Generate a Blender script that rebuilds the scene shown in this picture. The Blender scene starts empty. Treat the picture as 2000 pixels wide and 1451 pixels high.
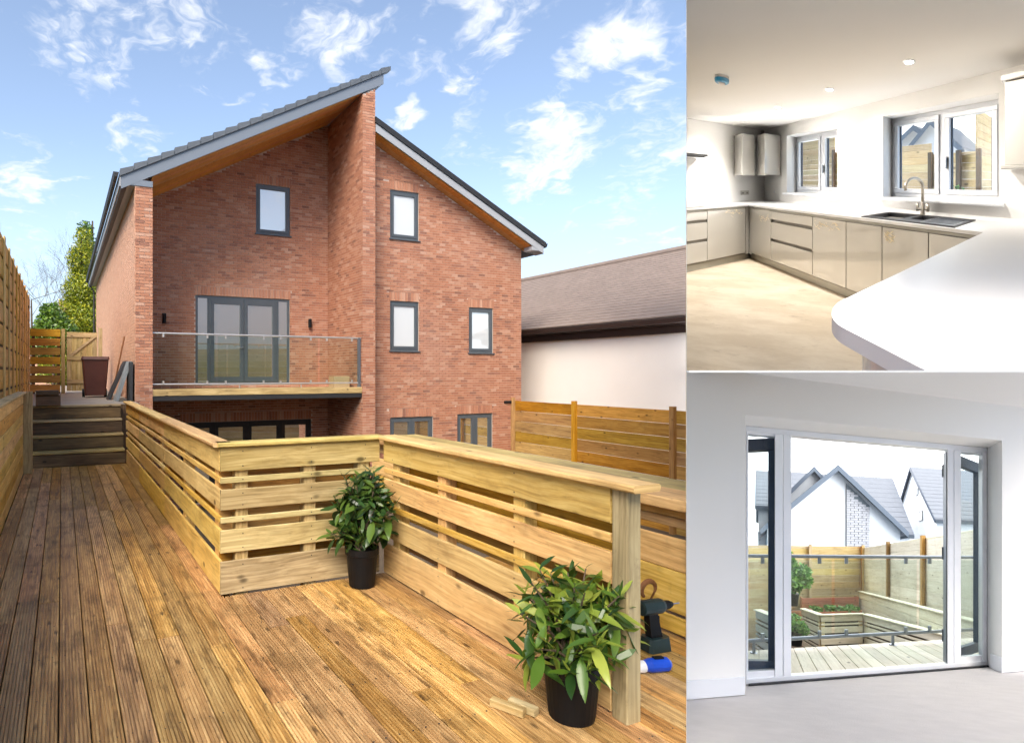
import bpy, bmesh, math, random
from mathutils import Vector, Matrix
random.seed(11)
rad = math.radians
scn = bpy.context.scene
col = scn.collection

# ------------------------------------------------------------------ camera, sky, sun, exposure
F, PX, PY, CAMZ = 1210.0, 670.0, 728.0, 1.5          # focal length and principal point in photo pixels
cam = bpy.data.cameras.new('camera'); cam_o = bpy.data.objects.new('camera', cam); col.objects.link(cam_o)
cam_o.location = (0, 0, CAMZ); cam_o.rotation_euler = (rad(90), 0, 0)
cam.sensor_fit = 'HORIZONTAL'; cam.sensor_width = 36; cam.lens = F*36/2000
cam.shift_x = (1000-PX)/2000; cam.shift_y = (PY-725.5)/2000
cam.clip_start = 0.02; cam.clip_end = 2000
scn.camera = cam_o

SUN_EL, SUN_AZ = rad(44), rad(198)
SUN_STRENGTH, SUN_ANGLE, SKY_STRENGTH, EXPOSURE = 2.7, 34.0, 0.15, 1.0
scn.view_settings.view_transform = 'Standard'; scn.view_settings.look = 'None'
scn.view_settings.gamma = 1; scn.view_settings.use_curve_mapping = False
scn.view_settings.exposure = EXPOSURE
cy = scn.cycles
cy.max_bounces = 8; cy.diffuse_bounces = 5; cy.glossy_bounces = 3; cy.transmission_bounces = 4; cy.transparent_max_bounces = 12
cy.use_light_tree = False; cy.use_adaptive_sampling = True; cy.adaptive_threshold = .025
cy.caustics_reflective = False; cy.caustics_refractive = False

def link(nt, a, b): nt.links.new(a, b)
def nd(nt, typ, ins=None, **props):
    n = nt.nodes.new(typ)
    for k, v in props.items(): setattr(n, k, v)
    for k, v in (ins or {}).items():
        s = n.inputs[k]
        if isinstance(v, bpy.types.NodeSocket): nt.links.new(v, s)
        else: s.default_value = v
    return n
def mth(nt, op, a, b=0.0, c=None, clamp=False):
    i = {0: a, 1: b}
    if c is not None: i[2] = c
    return nd(nt, 'ShaderNodeMath', i, operation=op, use_clamp=clamp).outputs[0]
def ramp(nt, fac, stops, interp='LINEAR'):
    n = nd(nt, 'ShaderNodeValToRGB', {'Fac': fac}); cr = n.color_ramp; cr.interpolation = interp
    while len(cr.elements) < len(stops): cr.elements.new(0.5)
    for e, (p, c) in zip(cr.elements, stops):
        e.position = p; e.color = (*c, 1) if len(c) == 3 else c
    return n.outputs['Color']
def mixc(nt, fac, a, b, mode='MIX'):
    n = nd(nt, 'ShaderNodeMix', data_type='RGBA', blend_type=mode)
    for k, v in ((0, fac), (6, a), (7, b)):
        if isinstance(v, bpy.types.NodeSocket): nt.links.new(v, n.inputs[k])
        else: n.inputs[k].default_value = v if k == 0 else (*v, 1)
    return n.outputs[2]
def maprange(nt, v, a, b, c=0.0, d=1.0, smooth=True):
    return nd(nt, 'ShaderNodeMapRange', {0: v, 1: a, 2: b, 3: c, 4: d}, interpolation_type='SMOOTHSTEP' if smooth else 'LINEAR').outputs[0]
def noise(nt, vec, scale, detail=4, rough=.55):
    return nd(nt, 'ShaderNodeTexNoise', {'Vector': vec, 'Scale': scale, 'Detail': detail, 'Roughness': rough}).outputs['Fac']

w = bpy.data.worlds.new('World'); scn.world = w; w.use_nodes = True
nt = w.node_tree; nt.nodes.clear()
sky = nd(nt, 'ShaderNodeTexSky', sky_type='NISHITA', sun_disc=False, sun_elevation=SUN_EL, sun_rotation=SUN_AZ, air_density=1.0, dust_density=1.6, ozone_density=2.0)
tc = nd(nt, 'ShaderNodeTexCoord')
dirv = tc.outputs['Generated']
sep = nd(nt, 'ShaderNodeSeparateXYZ', {0: dirv})
zz = mth(nt, 'ADD', mth(nt, 'ABSOLUTE', sep.outputs[2]), 0.22)
flat = nd(nt, 'ShaderNodeCombineXYZ', {0: mth(nt, 'DIVIDE', sep.outputs[0], zz), 1: mth(nt, 'DIVIDE', sep.outputs[1], zz), 2: 0.37}).outputs[0]
warp = nd(nt, 'ShaderNodeVectorMath', {0: flat, 1: nd(nt, 'ShaderNodeVectorMath', {0: nd(nt, 'ShaderNodeTexNoise', {'Vector': flat, 'Scale': 3.4, 'Detail': 4}).outputs['Color'], 1: (.5, .5, .5)}, operation='SUBTRACT').outputs[0]}, operation='ADD').outputs[0]
n1 = noise(nt, warp, 6.0, 5, .58)
n2 = noise(nt, flat, 1.15, 3, .5)
cover = maprange(nt, n2, .38, .66, -.075, .07)
# the larger clouds that stand over the house and the neighbouring roof
def pix_dir(u, v):
    d = Vector(((u-PX)/F, 1, (PY-v)/F)); d.normalize(); return d
for (u, v, r, amt) in [(1050, 300, 5.0, .19), (1120, 250, 4.5, .12), (1130, 108, 2.6, .17), (1180, 85, 2.6, .17), (1240, 50, 3., .17), (1240, 145, 3.2, .16), (1310, 255, 4, .16), (165, 80, 5, .2), (345, 45, 4.2, .19), (640, 45, 4.4, .2),
                      (270, 262, 3.2, .2), (535, 165, 3.6, .17), (905, 195, 3, .16), (795, 240, 2.6, .24), (905, 300, 3.4, .18), (40, 355, 3.2, .18), (965, 40, 3.6, .17), (1235, 380, 3.5, .13), (1020, 400, 5, .10)]:
    dp = nd(nt, 'ShaderNodeVectorMath', {0: dirv, 1: pix_dir(u, v)}, operation='DOT_PRODUCT').outputs['Value']
    cover = mth(nt, 'ADD', cover, maprange(nt, dp, math.cos(rad(r)), math.cos(rad(r*.15)), 0, amt))
cl = maprange(nt, mth(nt, 'ADD', n1, cover), .585, .90, 0, 1)
hz = maprange(nt, sep.outputs[2], 0.0, 0.34, .7, 0)         # thin white air low over the roofs
skyc = mixc(nt, hz, nd(nt, 'ShaderNodeHueSaturation', {'Color': sky.outputs[0], 'Saturation': .88, 'Value': .90}).outputs[0], (2.6, 3.35, 4.25))
skyc = mixc(nt, mth(nt, 'MULTIPLY', cl, .92), skyc, (3.9, 4.0, 4.15))
bg = nd(nt, 'ShaderNodeBackground', {'Color': skyc, 'Strength': SKY_STRENGTH})
link(nt, bg.outputs[0], nd(nt, 'ShaderNodeOutputWorld').inputs[0])

sun = bpy.data.lights.new('sun', 'SUN'); sun.energy = SUN_STRENGTH; sun.angle = rad(SUN_ANGLE); sun.color = (1, .90, .76)
sun_o = bpy.data.objects.new('sun', sun); col.objects.link(sun_o)
S = Vector((math.sin(SUN_AZ)*math.cos(SUN_EL), math.cos(SUN_AZ)*math.cos(SUN_EL), math.sin(SUN_EL)))
sun_o.rotation_euler = S.to_track_quat('Z', 'Y').to_euler(); sun_o.location = S*40

# ------------------------------------------------------------------ materials
MATS = {}
def newmat(name):
    m = bpy.data.materials.new(name); m.use_nodes = True; t = m.node_tree; t.nodes.clear()
    out = nd(t, 'ShaderNodeOutputMaterial'); MATS[name] = m
    return m, t, out
def pbsdf(t, out, **ins):
    p = nd(t, 'ShaderNodeBsdfPrincipled', {k.replace('_', ' '): v for k, v in ins.items()})
    link(t, p.outputs[0], out.inputs[0]); return p
def plain(name, c, rough=.6, var=.12, scale=6., bump=.0, metallic=0., coat=0., spec=.5, bscale=60.):
    m, t, out = newmat(name)
    pos = nd(t, 'ShaderNodeNewGeometry').outputs['Position']
    n = noise(t, pos, scale, 3, .6)
    cc = mixc(t, n, [x*(1-var) for x in c], [min(1, x*(1+var)) for x in c])
    p = pbsdf(t, out, Base_Color=cc, Roughness=rough, Metallic=metallic, Coat_Weight=coat, Specular_IOR_Level=spec)
    if bump:
        b = nd(t, 'ShaderNodeBump', {'Strength': bump, 'Distance': .01, 'Height': noise(t, pos, bscale, 5, .65)})
        link(t, b.outputs[0], p.inputs['Normal'])
    return m
def wood(name, cols, rough=.62, val=(.78, 1.2), stain=.45, stain_scale=1.3, stain_col=(.05, .035, .02), streak=55., knots=.21, bump=.25, hue=.012, speck=.0, blotch=0.):
    m, t, out = newmat(name)
    uv = nd(t, 'ShaderNodeTexCoord').outputs['UV']; oi = nd(t, 'ShaderNodeObjectInfo').outputs['Random']
    off = nd(t, 'ShaderNodeCombineXYZ', {0: mth(t, 'MULTIPLY', oi, 91.), 1: mth(t, 'MULTIPLY', oi, 37.), 2: oi}).outputs[0]
    vec = nd(t, 'ShaderNodeVectorMath', {0: uv, 1: off}, operation='ADD').outputs[0]
    def sc(x, y): return nd(t, 'ShaderNodeMapping', {'Vector': vec, 'Scale': (x, y, 1)}).outputs[0]
    wob = nd(t, 'ShaderNodeVectorMath', {0: sc(1.6, streak), 1: nd(t, 'ShaderNodeVectorMath', {0: nd(t, 'ShaderNodeTexNoise', {'Vector': sc(2., 3.), 'Scale': 1., 'Detail': 1}).outputs['Color'], 'Scale': 3.2}, operation='SCALE').outputs[0]}, operation='ADD').outputs[0]
    g1 = noise(t, wob, 1., 4, .65); g2 = noise(t, sc(1.1, 8.), 1., 3, .6)
    f = mth(t, 'ADD', mth(t, 'MULTIPLY', g1, .62), mth(t, 'MULTIPLY', g2, .38))
    c = ramp(t, f, [(.30, cols[0]), (.47, cols[1]), (.66, cols[2])])
    vo = nd(t, 'ShaderNodeTexVoronoi', {'Vector': sc(5.0, 9.0), 'Scale': 1.0})
    kd = nd(t, 'ShaderNodeSeparateColor', {0: vo.outputs['Color']}).outputs[0]
    km = mth(t, 'MULTIPLY', maprange(t, vo.outputs['Distance'], .08, .24, 1, 0), mth(t, 'GREATER_THAN', kd, 1-knots))
    c = mixc(t, mth(t, 'MULTIPLY', km, .8), c, [x*.32 for x in cols[0]])
    hs = nd(t, 'ShaderNodeHueSaturation', {'Hue': maprange(t, mth(t, 'FRACT', mth(t, 'MULTIPLY', oi, 7.31)), 0, 1, .5-hue, .5+hue, False), 'Saturation': maprange(t, mth(t, 'FRACT', mth(t, 'MULTIPLY', oi, 13.7)), 0, 1, .85, 1.1, False), 'Value': maprange(t, oi, 0, 1, val[0], val[1], False), 'Color': c})
    pos = nd(t, 'ShaderNodeNewGeometry').outputs['Position']
    st = maprange(t, noise(t, pos, stain_scale, 4, .7), .48, .74, 0, stain)
    c = mixc(t, st, hs.outputs[0], stain_col)
    if blotch: c = mixc(t, maprange(t, noise(t, sc(3.2, 9.), 1., 3, .7), .50, .72, 0, blotch), c, [x*.45 for x in cols[0]])
    if speck: c = mixc(t, maprange(t, noise(t, pos, 17., 4, .75), .56, .70, 0, speck), c, stain_col)
    p = pbsdf(t, out, Base_Color=c, Roughness=maprange(t, g1, .3, .7, rough*.85, min(1, rough*1.15)), Specular_IOR_Level=.35)
    b = nd(t, 'ShaderNodeBump', {'Strength': bump, 'Distance': .006, 'Height': mth(t, 'SUBTRACT', g1, km)})
    link(t, b.outputs[0], p.inputs['Normal'])
    return m
wood('deck_wood', [(.14, .066, .020), (.43, .235, .070), (.74, .48, .185)], val=(.70, 1.22), stain=.55, hue=.009, rough=.5, stain_scale=2.1, stain_col=(.13, .07, .022), speck=.45, blotch=.6)
wood('rail_wood', [(.17, .12, .042), (.41, .305, .12), (.65, .52, .25)], val=(.84, 1.14), stain=.28, speck=.12, blotch=.22)  # tone darkened to carry the shading of the short railing
wood('rail_wood_warm', [(.31, .165, .042), (.62, .385, .105), (.80, .57, .21)], val=(.84, 1.14), stain=.22, speck=.12, blotch=.25)
wood('post_wood', [(.16, .11, .045), (.34, .25, .11), (.50, .39, .20)], val=(.95, 1.05), stain=.25, speck=.2)
wood('fence_wood', [(.16, .075, .014), (.40, .21, .040), (.60, .36, .085)], val=(.75, 1.2), stain=.3)
wood('fence_pale', [(.42, .29, .12), (.64, .48, .23), (.78, .64, .37)], val=(.85, 1.12), stain=.2)
wood('sleeper_wood', [(.030, .020, .010), (.10, .062, .030), (.21, .135, .065)], val=(.7, 1.25), stain=.5)
wood('soffit_wood', [(.42, .18, .04), (.62, .30, .07), (.74, .41, .12)], val=(.9, 1.1), stain=.15, rough=.45)
wood('weathered_pale', [(.46, .40, .28), (.70, .65, .51), (.84, .80, .68)], val=(.85, 1.12), stain=.18, stain_col=(.14, .12, .08))
wood('red_planter_wood', [(.22, .07, .035), (.44, .16, .085), (.60, .27, .17)], val=(.85, 1.15), stain=.25)

def brick_mat(name, dark=1.0):
    m, t, out = newmat(name)
    g = nd(t, 'ShaderNodeNewGeometry'); oi = nd(t, 'ShaderNodeObjectInfo').outputs['Random']
    r = mth(t, 'FRACT', mth(t, 'ADD', g.outputs['Random Per Island'], mth(t, 'MULTIPLY', oi, 17.)))
    c = ramp(t, r, [(0., (.15, .072, .055)), (.04, (.26, .115, .08)), (.15, (.38, .165, .098)), (.5, (.46, .205, .118)), (.75, (.51, .25, .152)), (.92, (.56, .32, .215)), (1., (.60, .40, .30))])
    n = noise(t, g.outputs['Position'], 22., 5, .65)
    c = mixc(t, .40, c, mixc(t, n, (.25, .11, .07), (.56, .29, .20)), 'MIX')
    c = mixc(t, maprange(t, noise(t, g.outputs['Position'], .55, 5, .7), .46, .74, 0, .16), c, (.52, .38, .33))
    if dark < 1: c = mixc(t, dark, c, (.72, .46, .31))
    p = pbsdf(t, out, Base_Color=c, Roughness=.82, Specular_IOR_Level=.3)
    b = nd(t, 'ShaderNodeBump', {'Strength': .35, 'Distance': .006, 'Height': noise(t, g.outputs['Position'], 70., 4)})
    link(t, b.outputs[0], p.inputs['Normal'])
brick_mat('brick')
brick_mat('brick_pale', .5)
plain('mortar', (.62, .52, .45), .9, .1, 9)
plain('side_brick_base', (.50, .30, .20), .9, .1, 9)
def render_mat(name, c, var=.05): return plain(name, c, .85, var, .8, .15, bscale=90)
render_mat('white_render', (.92, .88, .83))
render_mat('bright_render', (.88, .89, .90), .03)
render_mat('wall_paint', (.90, .885, .86), .02)
render_mat('ceiling_paint', (.88, .865, .845), .02)
plain('partition_paint', (.82, .80, .77), .8, .03, 2)
plain('tile_brown', (.26, .205, .175), .8, .25, 3, .3)
plain('tile_slate', (.115, .125, .15), .55, .18, 3, .2)
plain('verge_tile', (.10, .115, .135), .5, .25, 9, .2)
plain('fascia_grey', (.17, .20, .245), .45, .05, 2)
plain('fascia_white', (.34, .36, .39), .45, .05, 2)
plain('gutter_brown', (.035, .018, .014), .6, .2, 6)
plain('gutter_black', (.018, .019, .022), .6, .2, 6)
plain('frame_grey', (.080, .097, .115), .38, .12, 8)
plain('frame_navy', (.006, .026, .070), .5, .15, 8)
plain('pvc_white', (.84, .86, .90), .28, .03, 3)
plain('steel', (.55, .55, .56), .22, .1, 20, metallic=1.)
plain('brushed_nickel', (.46, .42, .36), .28, .1, 20, metallic=1.)
plain('rail_grey', (.20, .23, .27), .35, .12, 12, metallic=.6)
plain('rail_steel', (.66, .64, .62), .3, .1, 12, metallic=.7)
plain('black_plastic', (.005, .005, .006), .5, .3, 12, spec=.25)
plain('teal_plastic', (.012, .028, .030), .4, .2, 12)
plain('blue_plastic', (.006, .06, .50), .35, .15, 12)
plain('white_plastic', (.78, .80, .83), .4, .05, 12)
plain('rusty_steel', (.19, .075, .022), .7, .4, 40, .4)
plain('bin_brown', (.075, .022, .015), .5, .2, 8)
plain('slab_grey', (.22, .25, .27), .8, .15, 5, .2)
plain('slab_dark', (.03, .032, .036), .6, .2, 5)
plain('earth', (.10, .075, .05), .95, .4, 2, .5)
plain('paving', (.30, .27, .23), .9, .25, 3, .3)
plain('lawn', (.06, .10, .03), .95, .4, 4, .6)
plain('soil', (.02, .014, .009), .95, .4, 20, .6)
plain('bark', (.10, .07, .045), .9, .3, 14, .6)
plain('socket_grey', (.52, .50, .46), .35, .05, 9)
plain('worktop_white', (.77, .77, .78), .32, .025, 1.6, 0)
plain('worktop_edge', (.80, .76, .70), .35, .03, 3)
plain('cabinet_gloss', (.64, .62, .58), .12, .03, 1.2, coat=.5)
plain('cabinet_white', (.66, .66, .67), .2, .03, 1.2, coat=.3)
plain('carcass_dark', (.22, .20, .17), .5, .1, 3)
plain('plinth_grey', (.46, .44, .38), .3, .04, 2)
plain('hob_glass', (.015, .013, .012), .06, .1, 4, coat=.6)
plain('sink_composite', (.008, .008, .010), .5, .25, 60, spec=.25)
plain('drainer_sheen', (.012, .016, .026), .35, .2, 40, spec=.4)
plain('blue_cap', (.004, .26, .50), .4, .15, 10)
plain('alarm_white', (.75, .70, .66), .5, .05, 8)
plain('residue', (.78, .68, .46), .6, .2, 30)
plain('carpet', (.74, .71, .70), .98, .10, 7, .8, spec=.1, bscale=220)
plain('cardboard', (.50, .34, .20), .8, .1, 9)
def floor_mat():
    m, t, out = newmat('kitchen_screed')
    pos = nd(t, 'ShaderNodeNewGeometry').outputs['Position']
    c = mixc(t, maprange(t, noise(t, pos, 1.3, 6, .7), .35, .68), (.66, .55, .41), (.82, .72, .58))
    sp = maprange(t, noise(t, pos, 4.6, 6, .75), .56, .72, 0, .55)
    c = mixc(t, sp, c, (.38, .28, .18))
    p = pbsdf(t, out, Base_Color=c, Roughness=.75, Specular_IOR_Level=.3)
    b = nd(t, 'ShaderNodeBump', {'Strength': .3, 'Distance': .01, 'Height': noise(t, pos, 9., 6, .7)}); link(t, b.outputs[0], p.inputs['Normal'])
floor_mat()
def pane_mat(name, tint, refl):          # house glazing: flat base tint mixed with a sharp mirror
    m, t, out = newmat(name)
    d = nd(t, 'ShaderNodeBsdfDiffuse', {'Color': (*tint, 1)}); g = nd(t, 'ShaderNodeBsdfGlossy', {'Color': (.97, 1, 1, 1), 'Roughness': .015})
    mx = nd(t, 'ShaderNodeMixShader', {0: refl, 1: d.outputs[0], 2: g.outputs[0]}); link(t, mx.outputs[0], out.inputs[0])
pane_mat('sky_tint_pane', (.80, .86, .90), .36)  # pale base puts the sky's reflection into the colour
pane_mat('door_pane', (.30, .25, .17), .72)
def clear_mat(name, tint, amt):
    m, t, out = newmat(name)
    tr = nd(t, 'ShaderNodeBsdfTransparent', {'Color': (*tint, 1)}); g = nd(t, 'ShaderNodeBsdfGlossy', {'Roughness': .01})
    fr = nd(t, 'ShaderNodeLayerWeight', {'Blend': .25})
    mx = nd(t, 'ShaderNodeMixShader', {0: mth(t, 'ADD', mth(t, 'MULTIPLY', fr.outputs['Facing'], amt*.16), .015), 1: tr.outputs[0], 2: g.outputs[0]}); link(t, mx.outputs[0], out.inputs[0])
clear_mat('clear_glass', (.95, .97, .97), .8)
clear_mat('rail_glass', (.90, .95, .93), 1.0)
def leaf_mat(name, c0, c1, c2, trans=.3):
    m, t, out = newmat(name)
    g = nd(t, 'ShaderNodeNewGeometry'); oi = nd(t, 'ShaderNodeObjectInfo').outputs['Random']
    r = mth(t, 'FRACT', mth(t, 'ADD', g.outputs['Random Per Island'], oi))
    c = ramp(t, r, [(0, c0), (.55, c1), (1, c2)])
    p = nd(t, 'ShaderNodeBsdfPrincipled', {'Base Color': c, 'Roughness': .33, 'Specular IOR Level': .55})
    tr = nd(t, 'ShaderNodeBsdfTranslucent', {'Color': c})
    mx = nd(t, 'ShaderNodeMixShader', {0: trans, 1: p.outputs[0], 2: tr.outputs[0]}); link(t, mx.outputs[0], out.inputs[0])
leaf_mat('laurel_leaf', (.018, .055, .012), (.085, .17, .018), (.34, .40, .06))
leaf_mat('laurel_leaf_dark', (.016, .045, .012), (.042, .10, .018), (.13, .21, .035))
leaf_mat('conifer_leaf', (.10, .15, .010), (.26, .31, .018), (.52, .48, .03), .2)
leaf_mat('bush_leaf', (.05, .12, .012), (.12, .22, .02), (.22, .32, .04), .25)
leaf_mat('garden_leaf', (.03, .11, .015), (.10, .26, .04), (.24, .42, .10), .3)
def emis(name, c, s):
    m, t, out = newmat(name)
    e = nd(t, 'ShaderNodeEmission', {'Color': (*c, 1), 'Strength': s}); link(t, e.outputs[0], out.inputs[0])
emis('overcast_sky_and_fill', (.96, .98, 1.0), 2.3)
emis('lamp_glow', (1, .93, .82), 30.)

# ------------------------------------------------------------------ frames: places measured in their own metres
class Frame:
    def __init__(s, O, A, B, C=(0, 0, 1)): s.O, s.A, s.B, s.C = Vector(O), Vector(A), Vector(B), Vector(C)
    def __call__(s, a, b, c): return s.O + s.A*a + s.B*b + s.C*c
TH = math.atan(549/1210)
EV, DV = (math.cos(TH), math.sin(TH), 0), (-math.sin(TH), math.cos(TH), 0)
WORLD = Frame((0, 0, 0), (1, 0, 0), (0, 1, 0))
GAR = Frame((0, 0, 0), EV, DV)                         # garden: p across the deck, q away along the boards
HOU = Frame((-3.81, 12.4, 0), EV, DV)                  # brick house: t along the front, s into the house
KIT = Frame((8.3001, 12.215, 3.9834), (-.5592, -1.5799, -.4858), (-2.1303, -1.7725, -.5451))   # kitchen: a along the window wall, b into the room
LOU = Frame((3.0942, 4.7699, -.9729), (1.3179, .4241, -.1314), (-1.0858, -1.6202, .5020))      # lounge: a along the door wall, b into the room
SPLIT = (1341-PX)/F
# walls of the partition and the floor between the rooms: (point, outward normal), what lies outside is trimmed
CAMP = Vector((0, 0, CAMZ))
CL_GARDEN = [(CAMP, Vector((1, -(1340.3-PX)/F, 0)))]
CL_KIT = [(CAMP, Vector((-1, (1341.2-PX)/F, 0))), (CAMP, Vector((0, (PY-724.0)/F, -1)))]
CL_LOU = [(CAMP, Vector((-1, (1341.2-PX)/F, 0))), (CAMP, Vector((0, -(PY-727.0)/F, 1)))]

BASE = {}
def mkmesh(name, verts, faces, uvs, clip=None, smooth=False, recalc=True):
    me = bpy.data.meshes.new(name)
    me.from_pydata([tuple(v) for v in verts], [], faces)
    if uvs is not None:
        l = me.uv_layers.new(name='UVMap')
        flat_ = [c for fu in uvs for uvp in fu for c in uvp]
        if len(flat_) == len(l.data)*2: l.data.foreach_set('uv', flat_)
    need = False
    if clip:
        for (p, n) in clip:
            if any((Vector(v)-p).dot(n) > 1e-5 for v in verts): need = True
    if recalc or need:
        bm = bmesh.new(); bm.from_mesh(me)
        if recalc: bmesh.ops.recalc_face_normals(bm, faces=bm.faces)
        if need:
            for (p, n) in clip:
                r = bmesh.ops.bisect_plane(bm, geom=bm.verts[:]+bm.edges[:]+bm.faces[:], plane_co=p, plane_no=n, clear_outer=True, dist=1e-6)
                ed = [e for e in r['geom_cut'] if isinstance(e, bmesh.types.BMEdge)]
                if ed:
                    try: bmesh.ops.holes_fill(bm, edges=ed, sides=0)
                    except Exception: pass
        bm.to_mesh(me); bm.free()
    if smooth:
        for p in me.polygons: p.use_smooth = True
    return me
class MB:
    def __init__(s, fr=WORLD): s.fr, s.v, s.f, s.uv = fr, [], [], []
    def quadset(s, pts, faces, uvs=None):
        o = len(s.v); s.v += [s.fr(*p) for p in pts]
        for i, f in enumerate(faces):
            s.f.append([o+k for k in f]); s.uv.append(uvs[i] if uvs else [(pts[k][0]+pts[k][1], pts[k][2]) for k in f])
        return s
    def box(s, a, b, c, ch=0., ax=None):
        R = [tuple(sorted(x)) for x in (a, b, c)]
        if ax is None: ax = max(range(3), key=lambda i: R[i][1]-R[i][0])
        i, j = [k for k in range(3) if k != ax]
        (l0, l1), (x0, x1), (y0, y1) = R[ax], R[i], R[j]
        ch = min(ch, (x1-x0)*.4, (y1-y0)*.4)
        sec = [(x0+ch, y0), (x1-ch, y0), (x1, y0+ch), (x1, y1-ch), (x1-ch, y1), (x0+ch, y1), (x0, y1-ch), (x0, y0+ch)] if ch > 0 else [(x0, y0), (x1, y0), (x1, y1), (x0, y1)]
        return s.prism(sec, ax, i, j, l0, l1)
    def prism(s, sec, ax, i, j, l0, l1):
        n = len(sec); pts = []
        for L in (l0, l1):
            for (x, y) in sec:
                p = [0, 0, 0]; p[ax] = L; p[i] = x; p[j] = y; pts.append(tuple(p))
        g = [0.]
        for k in range(n): g.append(g[-1]+math.dist(sec[k], sec[(k+1) % n]))
        fs = [(k, (k+1) % n, n+(k+1) % n, n+k) for k in range(n)]
        us = [[(l0, g[k]), (l0, g[k+1]), (l1, g[k+1]), (l1, g[k])] for k in range(n)]
        fs += [tuple(range(n-1, -1, -1)), tuple(range(n, 2*n))]
        us += [[(sec[k][0]*.3, sec[k][1]) for k in range(n-1, -1, -1)], [(sec[k][0]*.3, sec[k][1]) for k in range(n)]]
        return s.quadset(pts, fs, us)
    def tube(s, pts, r, n=8, caps=True):
        P = [s.fr(*p) for p in pts]; rs = r if isinstance(r, (list, tuple)) else [r]*len(P)
        o = len(s.v); up = Vector((0, 0, 1))
        prev = None
        for k, p in enumerate(P):
            d = (P[min(k+1, len(P)-1)]-P[max(k-1, 0)]).normalized()
            if prev is None:
                x = d.cross(up) if abs(d.z) < .9 else d.cross(Vector((1, 0, 0)))
            else: x = prev - d*prev.dot(d)
            x.normalize(); y = d.cross(x); prev = x
            for q in range(n):
                a = 2*math.pi*q/n; s.v.append(p+(x*math.cos(a)+y*math.sin(a))*rs[k])
        for k in range(len(P)-1):
            for q in range(n):
                s.f.append([o+k*n+q, o+k*n+(q+1) % n, o+(k+1)*n+(q+1) % n, o+(k+1)*n+q]); s.uv.append([(k, q/n)]*4)
        if caps:
            s.f.append([o+q for q in range(n)]); s.uv.append([(0, 0)]*n)
            e = o+(len(P)-1)*n; s.f.append([e+q for q in range(n)]); s.uv.append([(0, 0)]*n)
        return s
    def lathe(s, c, prof, n=24, axes=None):
        o = len(s.v)
        for (r, z) in prof:
            for q in range(n):
                a = 2*math.pi*q/n; s.v.append(s.fr(c[0]+r*math.cos(a), c[1]+r*math.sin(a), c[2]+z))
        for k in range(len(prof)-1):
            for q in range(n):
                s.f.append([o+k*n+q, o+k*n+(q+1) % n, o+(k+1)*n+(q+1) % n, o+(k+1)*n+q]); s.uv.append([(q/n, k)]*4)
        for k in (0, len(prof)-1):
            if prof[k][0] > 1e-4:
                s.f.append([o+k*n+q for q in range(n)]); s.uv.append([(0, 0)]*n)
        return s
    def sheet(s, ax, fixed, thick, xs, ys, filled, top=None):
        """slab with openings: grid of cells over the two other axes, faces only where cells end"""
        i, j = [k for k in range(3) if k != ax]
        def P(x, y, d):
            if top is not None: y = min(y, top(x))
            p = [0, 0, 0]; p[ax] = fixed+d; p[i] = x; p[j] = y; return tuple(p)
        idx = {}
        def V(p):
            k = tuple(round(c, 5) for c in p)
            if k not in idx: idx[k] = len(s.v); s.v.append(s.fr(*p))
            return idx[k]
        def add(ps):
            ids = []
            for p in ps:
                q = V(p)
                if q not in ids: ids.append(q)
            if len(ids) > 2:
                s.f.append(ids); s.uv.append([(0, 0)]*len(ids))
        nx, ny = len(xs)-1, len(ys)-1
        ok = lambda a, b: 0 <= a < nx and 0 <= b < ny and filled((xs[a]+xs[a+1])/2, (ys[b]+ys[b+1])/2)
        for a in range(nx):
            for b in range(ny):
                if not ok(a, b): continue
                x0, x1, y0, y1 = xs[a], xs[a+1], ys[b], ys[b+1]
                if top is not None and top(x0) <= y0 and top(x1) <= y0: continue
                add([P(x0, y0, 0), P(x1, y0, 0), P(x1, y1, 0), P(x0, y1, 0)]); add([P(x0, y0, thick), P(x1, y0, thick), P(x1, y1, thick), P(x0, y1, thick)])
                if not ok(a-1, b): add([P(x0, y0, 0), P(x0, y1, 0), P(x0, y1, thick), P(x0, y0, thick)])
                if not ok(a+1, b): add([P(x1, y0, 0), P(x1, y1, 0), P(x1, y1, thick), P(x1, y0, thick)])
                if not ok(a, b-1): add([P(x0, y0, 0), P(x1, y0, 0), P(x1, y0, thick), P(x0, y0, thick)])
                if not ok(a, b+1) : add([P(x0, y1, 0), P(x1, y1, 0), P(x1, y1, thick), P(x0, y1, thick)])
        return s
    def build(s, name, mat, parent=None, base=None, clip=None, smooth=False, recalc=True):
        if parent is not None: base = BASE[parent]
        elif base is None:
            zs = min(v.z for v in s.v); base = Vector((sum(v.x for v in s.v)/len(s.v), sum(v.y for v in s.v)/len(s.v), zs))
        base = Vector(base)
        cl = [(p-base, n) for (p, n) in clip] if clip else None
        me = mkmesh(name, [v-base for v in s.v], s.f, s.uv, cl, smooth, recalc)
        if not me.polygons: return None
        me.materials.append(MATS[mat])
        o = bpy.data.objects.new(name, me); col.objects.link(o); BASE[o] = base
        if parent is not None: o.parent = parent
        else: o.location = base
        return o
def tag(o, label, cat, group=None):
    o['label'] = label; o['category'] = cat
    if group: o['group'] = group
    return o
def struct(o): o['kind'] = 'structure'; return o
def thing(name, label, cat, loc, group=None):
    o = bpy.data.objects.new(name, None); col.objects.link(o); o.location = loc; BASE[o] = Vector(loc); o.empty_display_size = .2
    return tag(o, label, cat, group)
def part(name, mat, parent, fr, a, b, c, ch=0., ax=None, clip=None):
    return MB(fr).box(a, b, c, ch, ax).build(name, mat, parent, clip=clip)

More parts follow.
